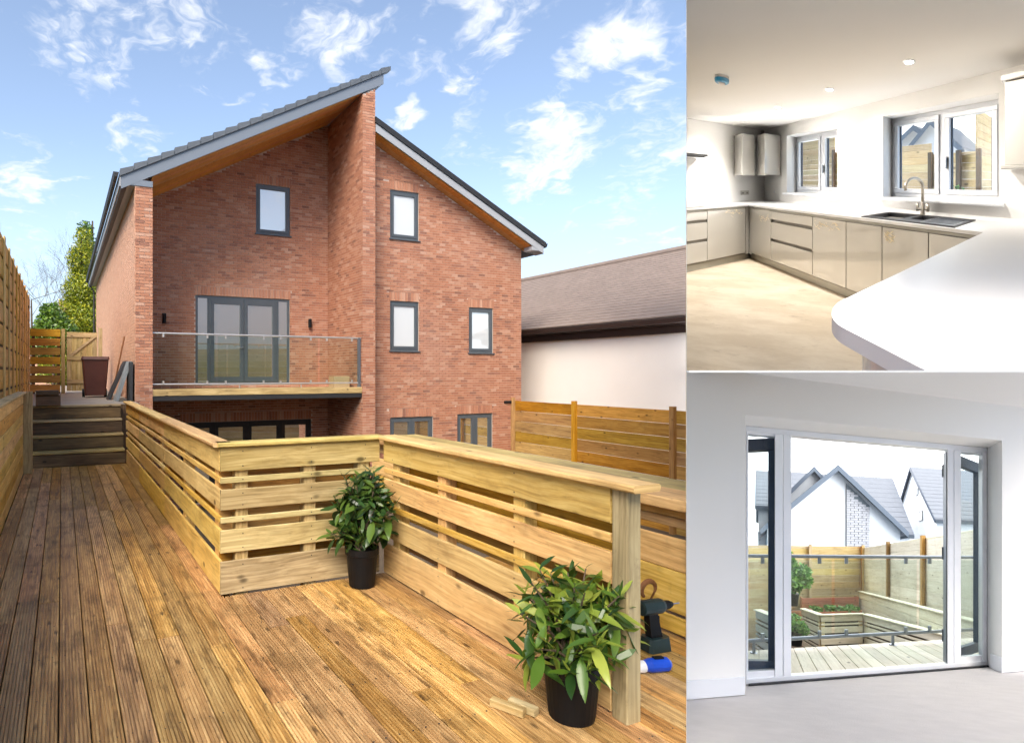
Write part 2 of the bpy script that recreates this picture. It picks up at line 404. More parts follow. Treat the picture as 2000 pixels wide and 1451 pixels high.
# ================================================================== GARDEN: ground, deck
gm = MB(WORLD).quadset([(-220, -120, -1.7), (120, -120, -1.7), (120, -1.5, -1.7), (0.0, -.2, -1.7), (SPLIT*300-.2, 300, -1.7), (-220, 300, -1.7)], [(0, 1, 2, 3, 4, 5)])
struct(gm.build('ground', 'earth', base=(0, 0, -1.7)))
# deck: grooved boards running away from the camera
deck = struct(MB(GAR).box((-.52, .93), (-1.5, 10.9), (-.30, -.06)).box((.93, 4.2), (-1.5, 4.13), (-.30, -.06)).build('deck', 'sleeper_wood', base=(0, 0, -.3), clip=CL_GARDEN))
def deck_board(fr, p0, q0, q1, w, z, mat, parent, clip):
    sec = []; ng = 7; gw = w/(ng*2+1)
    x = p0; sec.append((x, z-.028)); sec.append((x+.0, z-.003)); x += .003; sec.append((x, z))
    for k in range(ng):
        x = p0+gw*(2*k+1); sec += [(x+gw*.15, z), (x+gw*.30, z-.0065), (x+gw*.70, z-.0065), (x+gw*.85, z)]
    sec += [(p0+w-.003, z), (p0+w, z-.003), (p0+w, z-.028)]
    return MB(fr).prism(sec, 1, 0, 2, q0, q1).build('deck_board', mat, parent, clip=clip)
p = -.515; i = 0
while p < 3.9:
    end = 10.86 if p < .90 else 4.115
    q = -1.2 + random.uniform(0, 1.2)
    if p+.12 > .93 and p < .93: end = 4.115 if p > .88 else 10.86
    cuts = [q]
    while cuts[-1] < end-.2:
        L = random.choice((3.6, 4.2, 4.8)) if cuts[-1] > -1.1+1 or True else 0
        nx = cuts[-1]+L
        if end-nx < .5: nx = end
        cuts.append(min(nx, end))
    for q0, q1 in zip(cuts, cuts[1:]):
        if q1 < .6: continue
        deck_board(GAR, p, q0+.002, q1-.002, .1195, random.uniform(-.0012, .0012), 'deck_wood', deck, CL_GARDEN)
    p += .126; i += 1

sc_ = MB(GAR)
def screw(m, c, ax, r=.0042):
    pts = []
    for q_ in range(6):
        a_ = q_*math.pi/3; d = [r*math.cos(a_), r*math.sin(a_)]
        p_ = list(c); i_, j_ = [k_ for k_ in range(3) if k_ != ax]; p_[i_] += d[0]; p_[j_] += d[1]; pts.append(tuple(p_))
    m.quadset(pts, [tuple(range(6))])
px_ = -.515
while px_ < 3.9:
    q_ = .9
    while q_ < (10.8 if px_ < .9 else 4.1):
        for dx in (.028, .092): screw(sc_, (px_+dx+random.uniform(-.004, .004), q_+random.uniform(-.012, .012), .0022), 2)
        q_ += .45
    px_ += .126
so_ = sc_.build('screws', 'gutter_black', deck, clip=CL_GARDEN, recalc=False); so_['kind'] = 'stuff'

# ------------------------------------------------------------------ slatted deck railings
BANDS = [(.838, .998), (.757, .797), (.575, .714), (.489, .528), (.286, .440), (.012, .232)]
def railing(label, along, fixed, lo, hi, side, mat, posts, joints=(), cap=(-.045, .085), endpost=None, clip=CL_GARDEN, endcap=.02):
    """along: 0 boards run across (p), 1 boards run away (q); side: -1/+1 where the posts stand"""
    mid = (lo+hi)/2
    loc = GAR(mid, fixed, 0) if along == 0 else GAR(fixed, mid, 0)
    t = thing('deck_railing', label, 'railing', loc, 'slatted timber railings on the deck')
    def bx(name, l0, l1, x0, x1, z, ch, m=mat):
        jit = random.uniform(-.003, .003)
        a, b = ((l0, l1), (x0+jit, x1+jit)) if along == 0 else ((x0+jit, x1+jit), (l0, l1))
        return part(name, m, t, GAR, a, b, z, ch, along if name != 'post' else 2, clip)
    cuts = [lo, *joints, hi]
    for z in BANDS:
        for l0, l1 in zip(cuts, cuts[1:]):
            d = random.uniform(-.004, .004)
            bx('rail_board', l0+.001, l1-.001, fixed, fixed+.022*side, (z[0]+d, z[1]+d), .004)
    for z in ((.685, .86), (.415, .60), (.195, .31)):
        bx('gap_shade_board', lo+.02, hi-.02, fixed+.115*side, fixed+.135*side, z, .004, 'fence_wood')  # dark boards added behind the gaps so they read as shade
    sm_ = MB(GAR)
    for x in posts:
        for z in BANDS:
            for zz_ in ((z[0]+.03, z[1]-.03) if z[1]-z[0] > .1 else ((z[0]+z[1])/2,)):
                screw(sm_, (x, fixed-.0045*side, zz_) if along == 0 else (fixed-.0045*side, x, zz_), 1 if along == 0 else 0, .0045)
    sw_ = sm_.build('screws', 'gutter_black', t, clip=clip, recalc=False); sw_['kind'] = 'stuff'
    for x in posts: bx('post', x-.045, x+.045, fixed+.0235*side, fixed+.113*side, (-.25, .985), .005)
    for l0, l1 in zip(cuts, cuts[1:]):
        bx('cap', l0-(endcap if l0 == lo else 0), l1+(.03 if l1 == hi else 0), fixed+side*cap[0], fixed+side*cap[1], (1.0, 1.032), .008)
    if endpost:
        p0, p1, q0, q1 = endpost
        part('end_post', 'post_wood', t, GAR, (p0, p1), (q0, q1), (0, .995), .007, 2, clip)
    return t
railing('long slatted timber railing beside the deck walkway to the steps', 1, .965, 4.145, 10.80, 1, 'rail_wood_warm', [4.35, 5.6, 7.0, 8.4, 9.8, 10.7], joints=(6.6, 8.9))
railing('short slatted timber railing section facing the camera behind the first pot plant', 0, 4.12, .968, 2.17, 1, 'rail_wood', [1.12, 1.62, 2.05], cap=(-.03, .085))
railing('bright yellow timber railing running from the corner to the near end post', 1, 2.19, 1.99, 4.09, 1, 'rail_wood_warm', [2.62, 3.35, 3.95], endpost=(2.19, 2.275, 1.90, 1.985), cap=(-.045, .115), endcap=.16)
# low timber bench wall to the right of the end post
bw = thing('timber_planter_wall', 'low timber planter wall with a wide cap right of the railing end post', 'planter', GAR(3.2, 3.2, 0))
for z0, z1, x in [(.02, .115, 3.17), (.135, .375, 3.175), (.378, .56, 3.17), (.60, .655, 3.25), (.66, .715, 3.25)]:
    part('wall_board', 'rail_wood_warm', bw, GAR, (x, x+.025), (1.2, 6.2), (z0, z1), .005, 1, CL_GARDEN)
part('cap', 'rail_wood_warm', bw, GAR, (3.14, 3.42), (1.2, 6.2), (.72, .79), .008, 1, CL_GARDEN)
part('cap', 'rail_wood', bw, GAR, (3.425, 3.75), (1.2, 6.2), (.715, .787), .008, 1, CL_GARDEN)
for q in (1.9, 3.4, 5.0): part('post', 'rail_wood', bw, GAR, (3.2, 3.29), (q, q+.09), (0, .6), .004, 2, CL_GARDEN)

# ------------------------------------------------------------------ left side: low wall, tall fence, steps, gate
lw = thing('timber_retaining_wall', 'low board wall with capping along the left edge of the walkway', 'wall', GAR(-.5, 6, 0))
z = .01
for k in range(8):
    h = .142
    for q0, q1 in ((1.2, 5.1), (5.104, 10.25)):
        part('wall_board', 'rail_wood_warm', lw, GAR, (-.545-random.uniform(0, .006), -.52), (q0, q1), (z, z+h), .005, 1)
    z += h+.006
part('cap', 'rail_wood', lw, GAR, (-.60, -.47), (1.2, 10.28), (z, z+.03), .006, 1)
part('end_post', 'rail_wood', lw, GAR, (-.53, -.40), (10.30, 10.43), (0, 1.22), .008, 2)
for q in (3, 5.1, 7.4, 9.5): part('post', 'rail_wood', lw, GAR, (-.64, -.55), (q-.05, q+.05), (-.3, 1.17), .004, 2)
tf = thing('boundary_fence', 'tall timber boundary fence with dark slots left of the steps', 'fence', GAR(-.8, 11, 1), 'garden boundary fences')
for q0 in (4.0, 5.9, 7.8, 9.7, 11.6, 13.5, 15.4, 17.3):
    q1 = q0+1.9
    z = .6
    topz = 3.55+random.uniform(-.02, .02)
    while z < topz-.05:
        part('fence_board', 'rail_wood_warm', tf, GAR, (-.83, -.805), (q0+.01, q1-.01), (z, min(z+.285, topz)), .004, 1); z += .285+.045
    part('batten', 'rail_wood_warm', tf, GAR, (-.803, -.78), (q0-.06, q0+.06), (.6, topz+.01), .004, 2)
    part('batten', 'rail_wood_warm', tf, GAR, (-.803, -.78), (q0+.85, q0+1.05), (.6, topz), .004, 2)
    part('post', 'sleeper_wood', tf, GAR, (-.96, -.86), (q0-.05, q0+.05), (.0, topz-.02), .006, 2)
    for z in (.80, 1.15, 1.47, 1.80, 2.13, 2.46, 2.79, 3.12): part('gap_shade_board', 'sleeper_wood', tf, GAR, (-.857, -.835), (q0+.01, q1-.01), (z, z+.2), .004, 1)  # dark boards added to stand in for shade in the slots
st = thing('garden_steps', 'dark timber sleeper steps climbing from the deck to the side path', 'steps', GAR(.27, 11.2, 0))
for k in range(4):
    q0 = 10.86+.27*k
    part('sleeper', 'sleeper_wood', st, GAR, (-.45, .952), (q0, q0+.10), (.235*k+.004, .235*(k+1)-.038), .008, 0)
    part('tread', 'post_wood', st, GAR, (-.45, .952), (q0-.015, q0+.30), (.235*(k+1)-.034, .235*(k+1)), .006, 0)
part('string_board', 'sleeper_wood', st, GAR, (.956, 1.30), (11.90, 11.955), (-.2, .93), .006, 2)
part('sleeper', 'sleeper_wood', st, GAR, (-.40, -.02), (11.55, 11.75), (.945, 1.12), .01, 0)
part('sleeper', 'sleeper_wood', st, GAR, (-.40, -.05), (11.5, 11.74), (1.123, 1.20), .01, 0)
struct(MB(GAR).box((-1.6, 1.31), (11.96, 30), (-1.7, .93)).build('path', 'paving'))
struct(MB(GAR).box((-14, -.84), (1, 40), (-1.7, .55)).build('raised_ground', 'lawn'))
gt = thing('timber_gate', 'small ledged and braced timber gate at the end of the side path', 'gate', GAR(.45, 18.6, .94))
for k in range(6): part('gate_board', 'post_wood', gt, GAR, (.12+k*.13, .245+k*.13), (18.6, 18.625), (1.0, 2.62), .004, 2)
for z0 in (1.2, 1.85, 2.48): part('ledge', 'post_wood', gt, GAR, (.12, .90), (18.57, 18.597), (z0, z0+.11), .004, 0)
MB(GAR).quadset([(.14, 18.572, 1.95), (.24, 18.572, 1.95), (.88, 18.572, 2.5), (.78, 18.572, 2.5), (.14, 18.596, 1.95), (.24, 18.596, 1.95), (.88, 18.596, 2.5), (.78, 18.596, 2.5)], [(0, 1, 2, 3), (4, 5, 6, 7), (0, 1, 5, 4), (1, 2, 6, 5), (2, 3, 7, 6), (3, 0, 4, 7)]).build('brace', 'post_wood', gt)
part('gate_post', 'post_wood', gt, GAR, (.93, 1.03), (18.57, 18.67), (.9, 2.75), .006, 2)
part('gate_post', 'post_wood', gt, GAR, (-.02, .08), (18.57, 18.67), (.9, 2.7), .006, 2)
fp = thing('fence_panel', 'weathered brown slatted fence panel left of the small gate', 'fence', GAR(-.4, 18.6, .94))
for k in range(7): part('slat', 'fence_wood', fp, GAR, (-.78, -.04), (18.6, 18.622), (.98+k*.25, 1.18+k*.25), .004, 0)
for x in (-.74, -.12): part('post', 'sleeper_wood', fp, GAR, (x, x+.08), (18.63, 18.7), (.9, 2.7), .004, 2)
# brown wheeled bin
wb = thing('wheelie_bin', 'dark brown wheelie bin on the side path beside the brick wall', 'bin', GAR(.70, 15.5, .93))
def tapered(fr, c, w0, d0, w1, d1, z0, z1, bev=.03):
    def ring(w, d, z):
        return [(c[0]-w/2+bev, c[1]-d/2, z), (c[0]+w/2-bev, c[1]-d/2, z), (c[0]+w/2, c[1]-d/2+bev, z), (c[0]+w/2, c[1]+d/2-bev, z), (c[0]+w/2-bev, c[1]+d/2, z), (c[0]-w/2+bev, c[1]+d/2, z), (c[0]-w/2, c[1]+d/2-bev, z), (c[0]-w/2, c[1]-d/2+bev, z)]
    return MB(fr).quadset(ring(w0, d0, z0)+ring(w1, d1, z1), [(k, (k+1) % 8, 8+(k+1) % 8, 8+k) for k in range(8)]+[tuple(range(8)), tuple(range(8, 16))])
tapered(GAR, (.70, 15.5), .44, .52, .56, .66, .98, 1.80).build('body', 'bin_brown', wb)
tapered(GAR, (.70, 15.5), .60, .72, .57, .66, 1.802, 1.87).build('lid', 'bin_brown', wb)
MB(GAR).tube([(.44, 15.87, 1.78), (.96, 15.87, 1.78)], .018).build('handle', 'black_plastic', wb)
for x in (.46, .94): MB(GAR).tube([(x-.03, 15.72, 1.03), (x+.03, 15.72, 1.03)], .10, 14).build('wheel', 'black_plastic', wb)
# slabs and a rod leaning on the side wall
for k, (lab, m, q, off, h) in enumerate([('pale grey paving slab leaning on the brick wall, nearest the steps', 'slab_grey', 13.1, .30, .80), ('thin dark board leaning on the brick wall beside the bin', 'slab_dark', 13.9, .40, .82), ('dark sheet standing flat on the brick wall behind the pale slab', 'slab_dark', 12.85, .06, .78)]):
    o = MB(GAR).quadset([(1.27-off, q, .932), (1.27-off+.06, q, .932), (1.27-off+.06, q+.55, .932), (1.27-off, q+.55, .932), (1.22, q, .932+h), (1.28, q, .932+h), (1.28, q+.55, .932+h), (1.22, q+.55, .932+h)],
        [(0, 1, 2, 3), (4, 5, 6, 7), (0, 1, 5, 4), (1, 2, 6, 5), (2, 3, 7, 6), (3, 0, 4, 7)]).build('leaning_slab', m)
    tag(o, lab, 'slab', 'slabs leaning on the side wall')
tag(MB(GAR).tube([(1.0, 14.6, .94), (1.26, 14.5, 2.3)], .018).build('rod', 'rusty_steel'), 'thin upright rod leaning on the brick wall behind the bin', 'rod')

# ------------------------------------------------------------------ boundary fence on the right
def fence(label, fr, along, fixed, panels, z0, z1, bh, gap, mat, postmat, side=-1, clip=None, posth=.05, group='garden boundary fences', step=None, pw=.1, lap=0.):
    mid = (panels[0][0]+panels[-1][1])/2
    loc = fr(mid, fixed, z0) if along == 0 else fr(fixed, mid, z0)
    t = thing('boundary_fence', label, 'fence', loc, group)
    for n, pn in enumerate(panels):
        l0, l1 = pn[0], pn[1]; zt = pn[2] if len(pn) > 2 else z1
        z = z0
        while z < zt-.03:
            jt = random.uniform(-.003, .003); x0, x1 = fixed+jt, fixed+.022+jt
            if lap:
                xa = fixed-lap*side*-1
            a, b = ((l0+.005, l1-.005), (x0, x1)) if along == 0 else ((x0, x1), (l0+.005, l1-.005))
            part('fence_board', mat, t, fr, a, b, (z, min(z+bh, zt)), .004, along, clip); z += bh+gap
        for l in ((l0, l1) if n == len(panels)-1 else (l0,)):
            xs = (fixed+.0235, fixed+.0235+pw) if side > 0 else (fixed-.0015-pw, fixed-.0015)
            a, b = ((l-pw/2, l+pw/2), xs) if along == 0 else (xs, (l-pw/2, l+pw/2))
            part('post', postmat, t, fr, a, b, (z0-.1, zt+posth), .006, 2, clip)
    return t
fence('orange brown board fence between the brick house and the white neighbour', GAR, 1, 11.1, [(4.2, 5.95), (5.95, 8.5), (8.5, 11.1), (11.1, 13.3)], -1.7, .78, .265, .008, 'fence_wood', 'fence_wood', clip=CL_GARDEN)
fence('board fence at the far end of the garden behind the deck', GAR, 0, -9., [(-6+k*2.4, -3.6+k*2.4) for k in range(8)], -1.7, 1.75, .3, .01, 'fence_wood', 'fence_wood', side=1)

# ================================================================== BRICK HOUSE
house = thing('brick_house', 'three storey red brick house with split mono pitch roofs and glass balcony', 'house', HOU(4.5, 4, -1.7))
GZ = -1.7
REC, RF = 2.06, .45
zl = lambda t: 5.43 + .5435*t                # underside of the left roof at height
zr = lambda t: 7.12 - .4866*(t-5.03)         # underside of the right roof
WIN = {'recess': [(2.74, 3.64, 4.97, 6.21), (1.25, 3.63, 1.20, 3.36), (.9, 4.22, -1.62, .31)],
       'right': [(5.65, 6.47, 4.79, 5.98), (5.65, 6.47, 2.04, 3.26), (7.98, 8.76, 2.02, 3.20), (5.65, 6.89, -.56, .40), (7.62, 8.74, -.56, .43)]}
def facade(name, s0, t0, t1, z0, top, wins, thick):
    xs = sorted({t0, t1, *[w_[0] for w_ in wins], *[w_[1] for w_ in wins]}); ys = sorted({z0, 11., *[w_[2] for w_ in wins], *[w_[3] for w_ in wins]})
    return MB(HOU).sheet(1, s0, thick, xs, ys, lambda x, y: not any(a < x < b and c < y < d for a, b, c, d in wins), top).build(name, 'mortar', house)
facade('wall', REC+.012, 0.0, 4.68, GZ, lambda t: zl(t)+.02, WIN['recess'], .3)
facade('wall', RF+.012, 5.0, 9.70, GZ, lambda t: zr(t)+.02, WIN['right'], .3)
MB(HOU).box((-.328, -.012), (.012, REC+.3), (GZ, 5.2)).build('pier', 'mortar', house)
MB(HOU).prism([(4.692, GZ), (4.998, GZ), (4.998, zl(4.998)-.03), (4.692, zl(4.692)-.03)], 1, 0, 2, .012, REC+.3).build('fin_wall', 'mortar', house)
MB(HOU).box((-.328, -.1), (REC+.301, 15.4), (GZ, 5.2)).build('side_wall', 'side_brick_base', house)
MB(HOU).box((9.4, 9.69), (RF+.32, 15.4), (GZ, 4.8)).build('side_wall', 'side_brick_base', house)
MB(HOU).box((-.1, 9.4), (15.0, 15.3), (GZ, 5.2)).build('rear_wall', 'side_brick_base', house)
# bricks: each a block standing proud of the mortar
BR = []           # (a0,a1,z0,z1, axis, fixed, outward)
def lay(axis, fixed, outw, l0, l1, z0, z1fn, wins):
    n = 0; z = z0
    while z < 11:
        x = l0 - (.0945 if n % 2 else 0)
        row = False
        while x < l1:
            a0, a1 = max(x, l0), min(x+.18, l1); x += .189
            segs = [(a0, a1)]
            for (wa, wb_, wc, wd) in wins:
                hd = .16 if axis == 1 else 0
                if z+.0545 > wc and z < wd+hd:
                    ns = []
                    for (u0, u1) in segs:
                        if u1 <= wa-.03 or u0 >= wb_+.03: ns.append((u0, u1)); continue
                        if u0 < wa: ns.append((u0, wa))
                        if u1 > wb_: ns.append((wb_, u1))
                    segs = ns
            for (u0, u1) in segs:
                if u1-u0 < .03: continue
                if z+.01 > min(z1fn(u0), z1fn(u1)): continue
                zz0 = z
                for (wa, wb_, wc, wd) in (wins if axis == 1 else []):
                    if u1 > wa and u0 < wb_ and wd < z+.0545 < wd+.30: zz0 = max(z, wd+.228)
                if z+.0545-zz0 < .014: continue
                BR.append((u0, u1, zz0, z+.0545, axis, fixed, outw, min(z+.0545, z1fn(u0)), min(z+.0545, z1fn(u1))))
        z += .063; n += 1
    for (wa, wb_, wc, wd) in wins:                      # upright bricks over each opening
        x = wa-.02
        while x < wb_:
            BR.append((x, min(x+.066, wb_+.03), wd+.006, wd+.22, axis, fixed, outw, wd+.22, wd+.22)); x += .076
lay(1, REC, -1, 0.0, 4.68, GZ, lambda t: zl(t)+.01, WIN['recess'])
lay(1, RF, -1, 5.0, 9.70, GZ, lambda t: zr(t)+.01, WIN['right'])
lay(1, 0.0, -1, -.34, 0.0, GZ, lambda t: 5.2, [])
lay(1, 0.0, -1, 4.68, 5.01, GZ, lambda t: zl(t)-.03, [])
lay(0, 4.68, -1, 0.0, REC, GZ, lambda s_: zl(4.68)-.02, [])
lay(0, 0.0, 1, 0.0, REC, GZ, lambda s_: 5.2, [])
lay(0, -.34, -1, 0.0, 15.3, .6, lambda s_: 5.2, [])
def brick_pts(b):
    u0, u1, z0, z1, ax, fx, ow, za, zb_ = b
    d0, d1 = fx, fx-ow*.012
    j = random.uniform(-.0015, .0015); d0 += j
    mk = lambda u, d, z_: (u, d, z_) if ax == 1 else (d, u, z_)
    return [mk(u0, d0, z0), mk(u1, d0, z0), mk(u1, d0, zb_), mk(u0, d0, za), mk(u0, d1, z0), mk(u1, d1, z0), mk(u1, d1, zb_), mk(u0, d1, za)]
BFACES = [(0, 1, 2, 3), (0, 4, 5, 1), (1, 5, 6, 2), (2, 6, 7, 3), (3, 7, 4, 0)]
def seen(b):
    u, z_ = (b[0]+b[1])/2, (b[2]+b[3])/2
    P = HOU(u, b[5], z_) if b[4] == 1 else HOU(b[5], u, z_)
    pv = PY-(P.z-CAMZ)/P.y*F
    nrm = Vector((0, b[6], 0)) if b[4] == 1 else Vector((b[6], 0, 0))
    nw = Vector(EV)*nrm.x+Vector(DV)*nrm.y
    facing = nw.dot((CAMP-P).normalized())
    lowlim = 775 if (PX+F*P.x/P.y) < 420 else 850
    if b[4] == 0 and (b[6] > 0 or b[5] < 0) or facing < .05 or pv > lowlim: return 0
    if b[4] == 1 and b[5] == REC and .95 < z_ < 1.2: return 0
    return (b[1]-b[0])*(b[3]-b[2])*facing/P.y**2
BR.sort(key=seen, reverse=True)
brick_mesh = {}
mbk = MB(HOU); mbs = MB(HOU)
for k, b in enumerate(BR):
    if b[4] == 0 and b[5] == -.34: mbs.quadset(brick_pts(b), BFACES)
    elif k < 300:
        MB(HOU).quadset(brick_pts(b), BFACES).build('brick', 'brick', house, recalc=False)
    else: mbk.quadset(brick_pts(b), BFACES)
bo = mbk.build('brickwork', 'brick', house, recalc=False); bo['kind'] = 'stuff'
bo = mbs.build('brickwork', 'brick_pale', house, recalc=False); bo['kind'] = 'stuff'

def window(name, t0, t1, z0, z1, s0, muls=(), sash=True, mat='frame_grey', fw=.055, dw=.06, pane='sky_tint_pane', transoms=()):
    """frame of bars round each light, a pane in every light"""
    fr_ = MB(HOU)
    fr_.box((t0+.005, t1-.005), (s0+.03, s0+.10), (z0+.005, z0+fw)).box((t0+.005, t1-.005), (s0+.03, s0+.10), (z1-fw, z1-.005))
    fr_.box((t0+.005, t0+fw), (s0+.031, s0+.099), (z0+fw, z1-fw)).box((t1-fw, t1-.005), (s0+.031, s0+.099), (z0+fw, z1-fw))
    for m_ in muls: fr_.box((m_-fw/2, m_+fw/2), (s0+.029, s0+.1), (z0+fw, z1-fw))
    o = fr_.build(name, mat, house)
    es = [t0+fw, *muls, t1-fw]
    for k, (e0, e1) in enumerate(zip(es, es[1:])):
        a0 = e0+(fw/2 if k > 0 else 0); a1 = e1-(fw/2 if k < len(es)-2 else 0)
        if sash:
            sb = MB(HOU)
            for (x0, x1, y0, y1) in ((a0+.002, a1-.002, z0+fw, z0+fw+dw), (a0+.002, a1-.002, z1-fw-dw, z1-fw), (a0+.002, a0+dw, z0+fw+dw, z1-fw-dw), (a1-dw, a1-.002, z0+fw+dw, z1-fw-dw)):
                sb.box((x0, x1), (s0+.018, s0+.085), (y0, y1))
            sb.build('sash', mat, o)
            b0, b1, c0, c1 = a0+dw, a1-dw, z0+fw+dw, z1-fw-dw
        else: b0, b1, c0, c1 = a0, a1, z0+fw, z1-fw
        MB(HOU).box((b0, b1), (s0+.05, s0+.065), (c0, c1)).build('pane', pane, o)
    return o
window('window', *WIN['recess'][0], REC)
o = window('balcony_door', 1.25, 3.63, 1.2, 3.36, REC, muls=(1.57, 3.31), sash=False, pane='door_pane', fw=.06)
for (x0, x1) in ((1.61, 2.435), (2.445, 3.27)):
    sb = MB(HOU)
    for (a, b, c, d) in ((x0, x1, 1.27, 1.40), (x0, x1, 3.17, 3.30), (x0, x0+.09, 1.40, 3.17), (x1-.09, x1, 1.40, 3.17)): sb.box((a, b), (REC+.012, REC+.048), (c, d))
    sb.build('door_leaf', 'frame_grey', o)
MB(HOU).tube([(2.40, REC-.01, 2.12), (2.40, REC-.04, 2.12), (2.30, REC-.04, 2.12)], .011).build('handle', 'steel', o)
window('patio_door', .9, 4.22, -1.62, .31, REC, muls=(1.7, 2.53, 3.4), fw=.07, dw=.07, mat='gutter_black', pane='door_pane')
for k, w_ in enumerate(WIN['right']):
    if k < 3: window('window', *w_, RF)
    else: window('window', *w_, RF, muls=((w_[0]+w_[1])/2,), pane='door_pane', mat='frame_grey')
for k, w_ in enumerate([WIN['recess'][0]]+WIN['right'][:3]):
    s0 = REC if k == 0 else RF
    part('sill', 'frame_grey', house, HOU, (w_[0]-.03, w_[1]+.03), (s0-.035, s0+.03), (w_[2]-.032, w_[2]-.002), .004)
for x in (.52, 4.16):
    wl = MB(HOU).tube([(x, REC-.06, 2.66), (x, REC-.06, 2.88)], .045, 14).build('wall_light', 'black_plastic', house)
    part('bracket', 'black_plastic', wl, HOU, (x-.03, x+.03), (REC-.058, REC-.001), (2.73, 2.81))
ven = part('vent', 'black_plastic', house, HOU, (9.12, 9.46), (RF-.02, RF-.002), (.68, .75))
for k in range(3): part('louvre', 'gutter_black', ven, HOU, (9.13, 9.45), (RF-.034, RF-.0205), (.69+.02*k, .702+.02*k))
# roofs
def roof(name, fn, t0, t1, s0, s1, fmat, fh=.245):
    r = MB(HOU).prism([(t0, fn(t0)+.02), (t1, fn(t1)+.02), (t1, fn(t1)+.30), (t0, fn(t0)+.30)], 1, 0, 2, s0+.03, s1).build(name, 'verge_tile', house)
    MB(HOU).prism([(t0, fn(t0)), (t1, fn(t1)), (t1, fn(t1)+fh), (t0, fn(t0)+fh)], 1, 0, 2, s0, s0+.027).build('fascia', fmat, r)
    return r
rl = roof('roof', zl, -.60, 5.22, -.02, 15.7, 'fascia_grey')
k = 0; t = -.62
while t < 5.2:                                            # dry verge units clipped along the rake
    b0, b1 = zl(t)+.25, zl(t+.285)+.25
    MB(HOU).prism([(t, b0), (t+.25, b1-.02), (t+.25, b1+.075), (t+.03, b0+.15), (t, b0+.14)], 1, 0, 2, -.055, .12).build('verge_tile', 'verge_tile', rl)
    t += .262
def soffit(fn, t0, t1, s0, s1, parent):
    n = int((s1-s0)/.17); w_ = (s1-s0)/n
    for k in range(n):
        a, b = s0+k*w_+.002, s0+(k+1)*w_-.002
        MB(HOU).prism([(t0, fn(t0)-.008), (t1, fn(t1)-.008), (t1, fn(t1)+.012), (t0, fn(t0)+.012)], 1, 0, 2, a, b).build('soffit_board', 'soffit_wood', parent)
soffit(zl, 0.0, 4.68, .03, REC, rl)
MB(HOU).box((-.60, -.001), (-.018, .0), (5.2, zl(-.3)+.05)).build('eave_box', 'fascia_grey', rl)
MB(HOU).box((-.60, -.345), (.002, 15.6), (5.19, 5.21)).build('eave_soffit', 'fascia_white', rl)
MB(HOU).box((-.63, -.602), (-.0, 15.6), (5.16, 5.40)).build('eave_fascia', 'fascia_white', rl)
MB(HOU).prism([(-.745, 5.42), (-.72, 5.33), (-.66, 5.33), (-.635, 5.42)], 1, 0, 2, -.03, 15.65).build('gutter', 'gutter_black', rl)
MB(HOU).tube([(-.69, 15.3, 5.35), (-.42, 15.25, 4.9), (-.42, 15.25, -.5)], .035).build('downpipe', 'gutter_black', rl)
rr = roof('roof', zr, 5.02, 10.06, -.02, 15.7, 'fascia_white', .185)
MB(HOU).prism([(5.0, zr(5.0)+.19), (10.12, zr(10.12)+.19), (10.12, zr(10.12)+.33), (5.0, zr(5.0)+.33)], 1, 0, 2, -.05, .10).build('verge_trim', 'gutter_black', rr)
soffit(zr, 5.02, 9.86, .03, RF, rr)
MB(HOU).prism([(9.66, zr(9.66)-.02), (9.66, 4.74), (10.06, 4.74), (10.06, zr(10.06)+.0)], 1, 0, 2, -.018, .30).build('eave_box', 'fascia_white', rr)
MB(HOU).prism([(10.07, 4.95), (10.09, 4.86), (10.16, 4.86), (10.19, 4.95)], 1, 0, 2, -.03, 15.6).build('gutter', 'gutter_black', rr)
# balcony
bal = MB(HOU).box((0.003, 4.677), (.16, REC-.003), (1.0, 1.10)).build('balcony', 'sleeper_wood', house)
for k in range(13): part('balcony_board', 'rail_wood', bal, HOU, (.004, 4.676), (.13+k*.147, .272+k*.147), (1.105, 1.13), .003, 0)
part('balcony_edge', 'rail_wood', bal, HOU, (.003, 4.677), (.02, .125), (1.03, 1.165), .006, 0)
part('balcony_beam', 'gutter_black', bal, HOU, (.003, 4.677), (.03, .155), (.93, 1.025), 0, 0)
for zt, r_ in ((2.30, .021), (1.265, .018)): MB(HOU).tube([(.0, .09, zt), (4.68, .09, zt)], r_, 10).build('rail_tube', 'rail_steel', bal)
for x in (1.80, 3.20): MB(HOU).tube([(x, .09, 1.16), (x, .09, 1.25)], .014).build('rail_foot', 'rail_steel', bal)
for x0, x1 in ((.05, 1.28), (1.33, 2.50), (2.55, 3.60), (3.65, 4.62)):
    MB(HOU).box((x0, x1), (.085, .095), (1.29, 2.27)).build('glass_panel', 'rail_glass', bal)
    for x in (x0+.17, x1-.17):
        for zc in (2.255, 1.30): MB(HOU).box((x-.02, x+.02), (.072, .108), (zc-.035, zc+.035), .006).build('clamp', 'rail_steel', bal)
MB(HOU).box((4.60, 4.66), (.06, .12), (1.165, 2.31)).build('rail_post', 'rail_grey', bal)
cbx = tag(part('cardboard_box', 'cardboard', None, HOU, (4.18, 4.58), (.5, .8), (1.131, 1.42), .004), 'small cardboard box standing at the right end of the balcony', 'box')

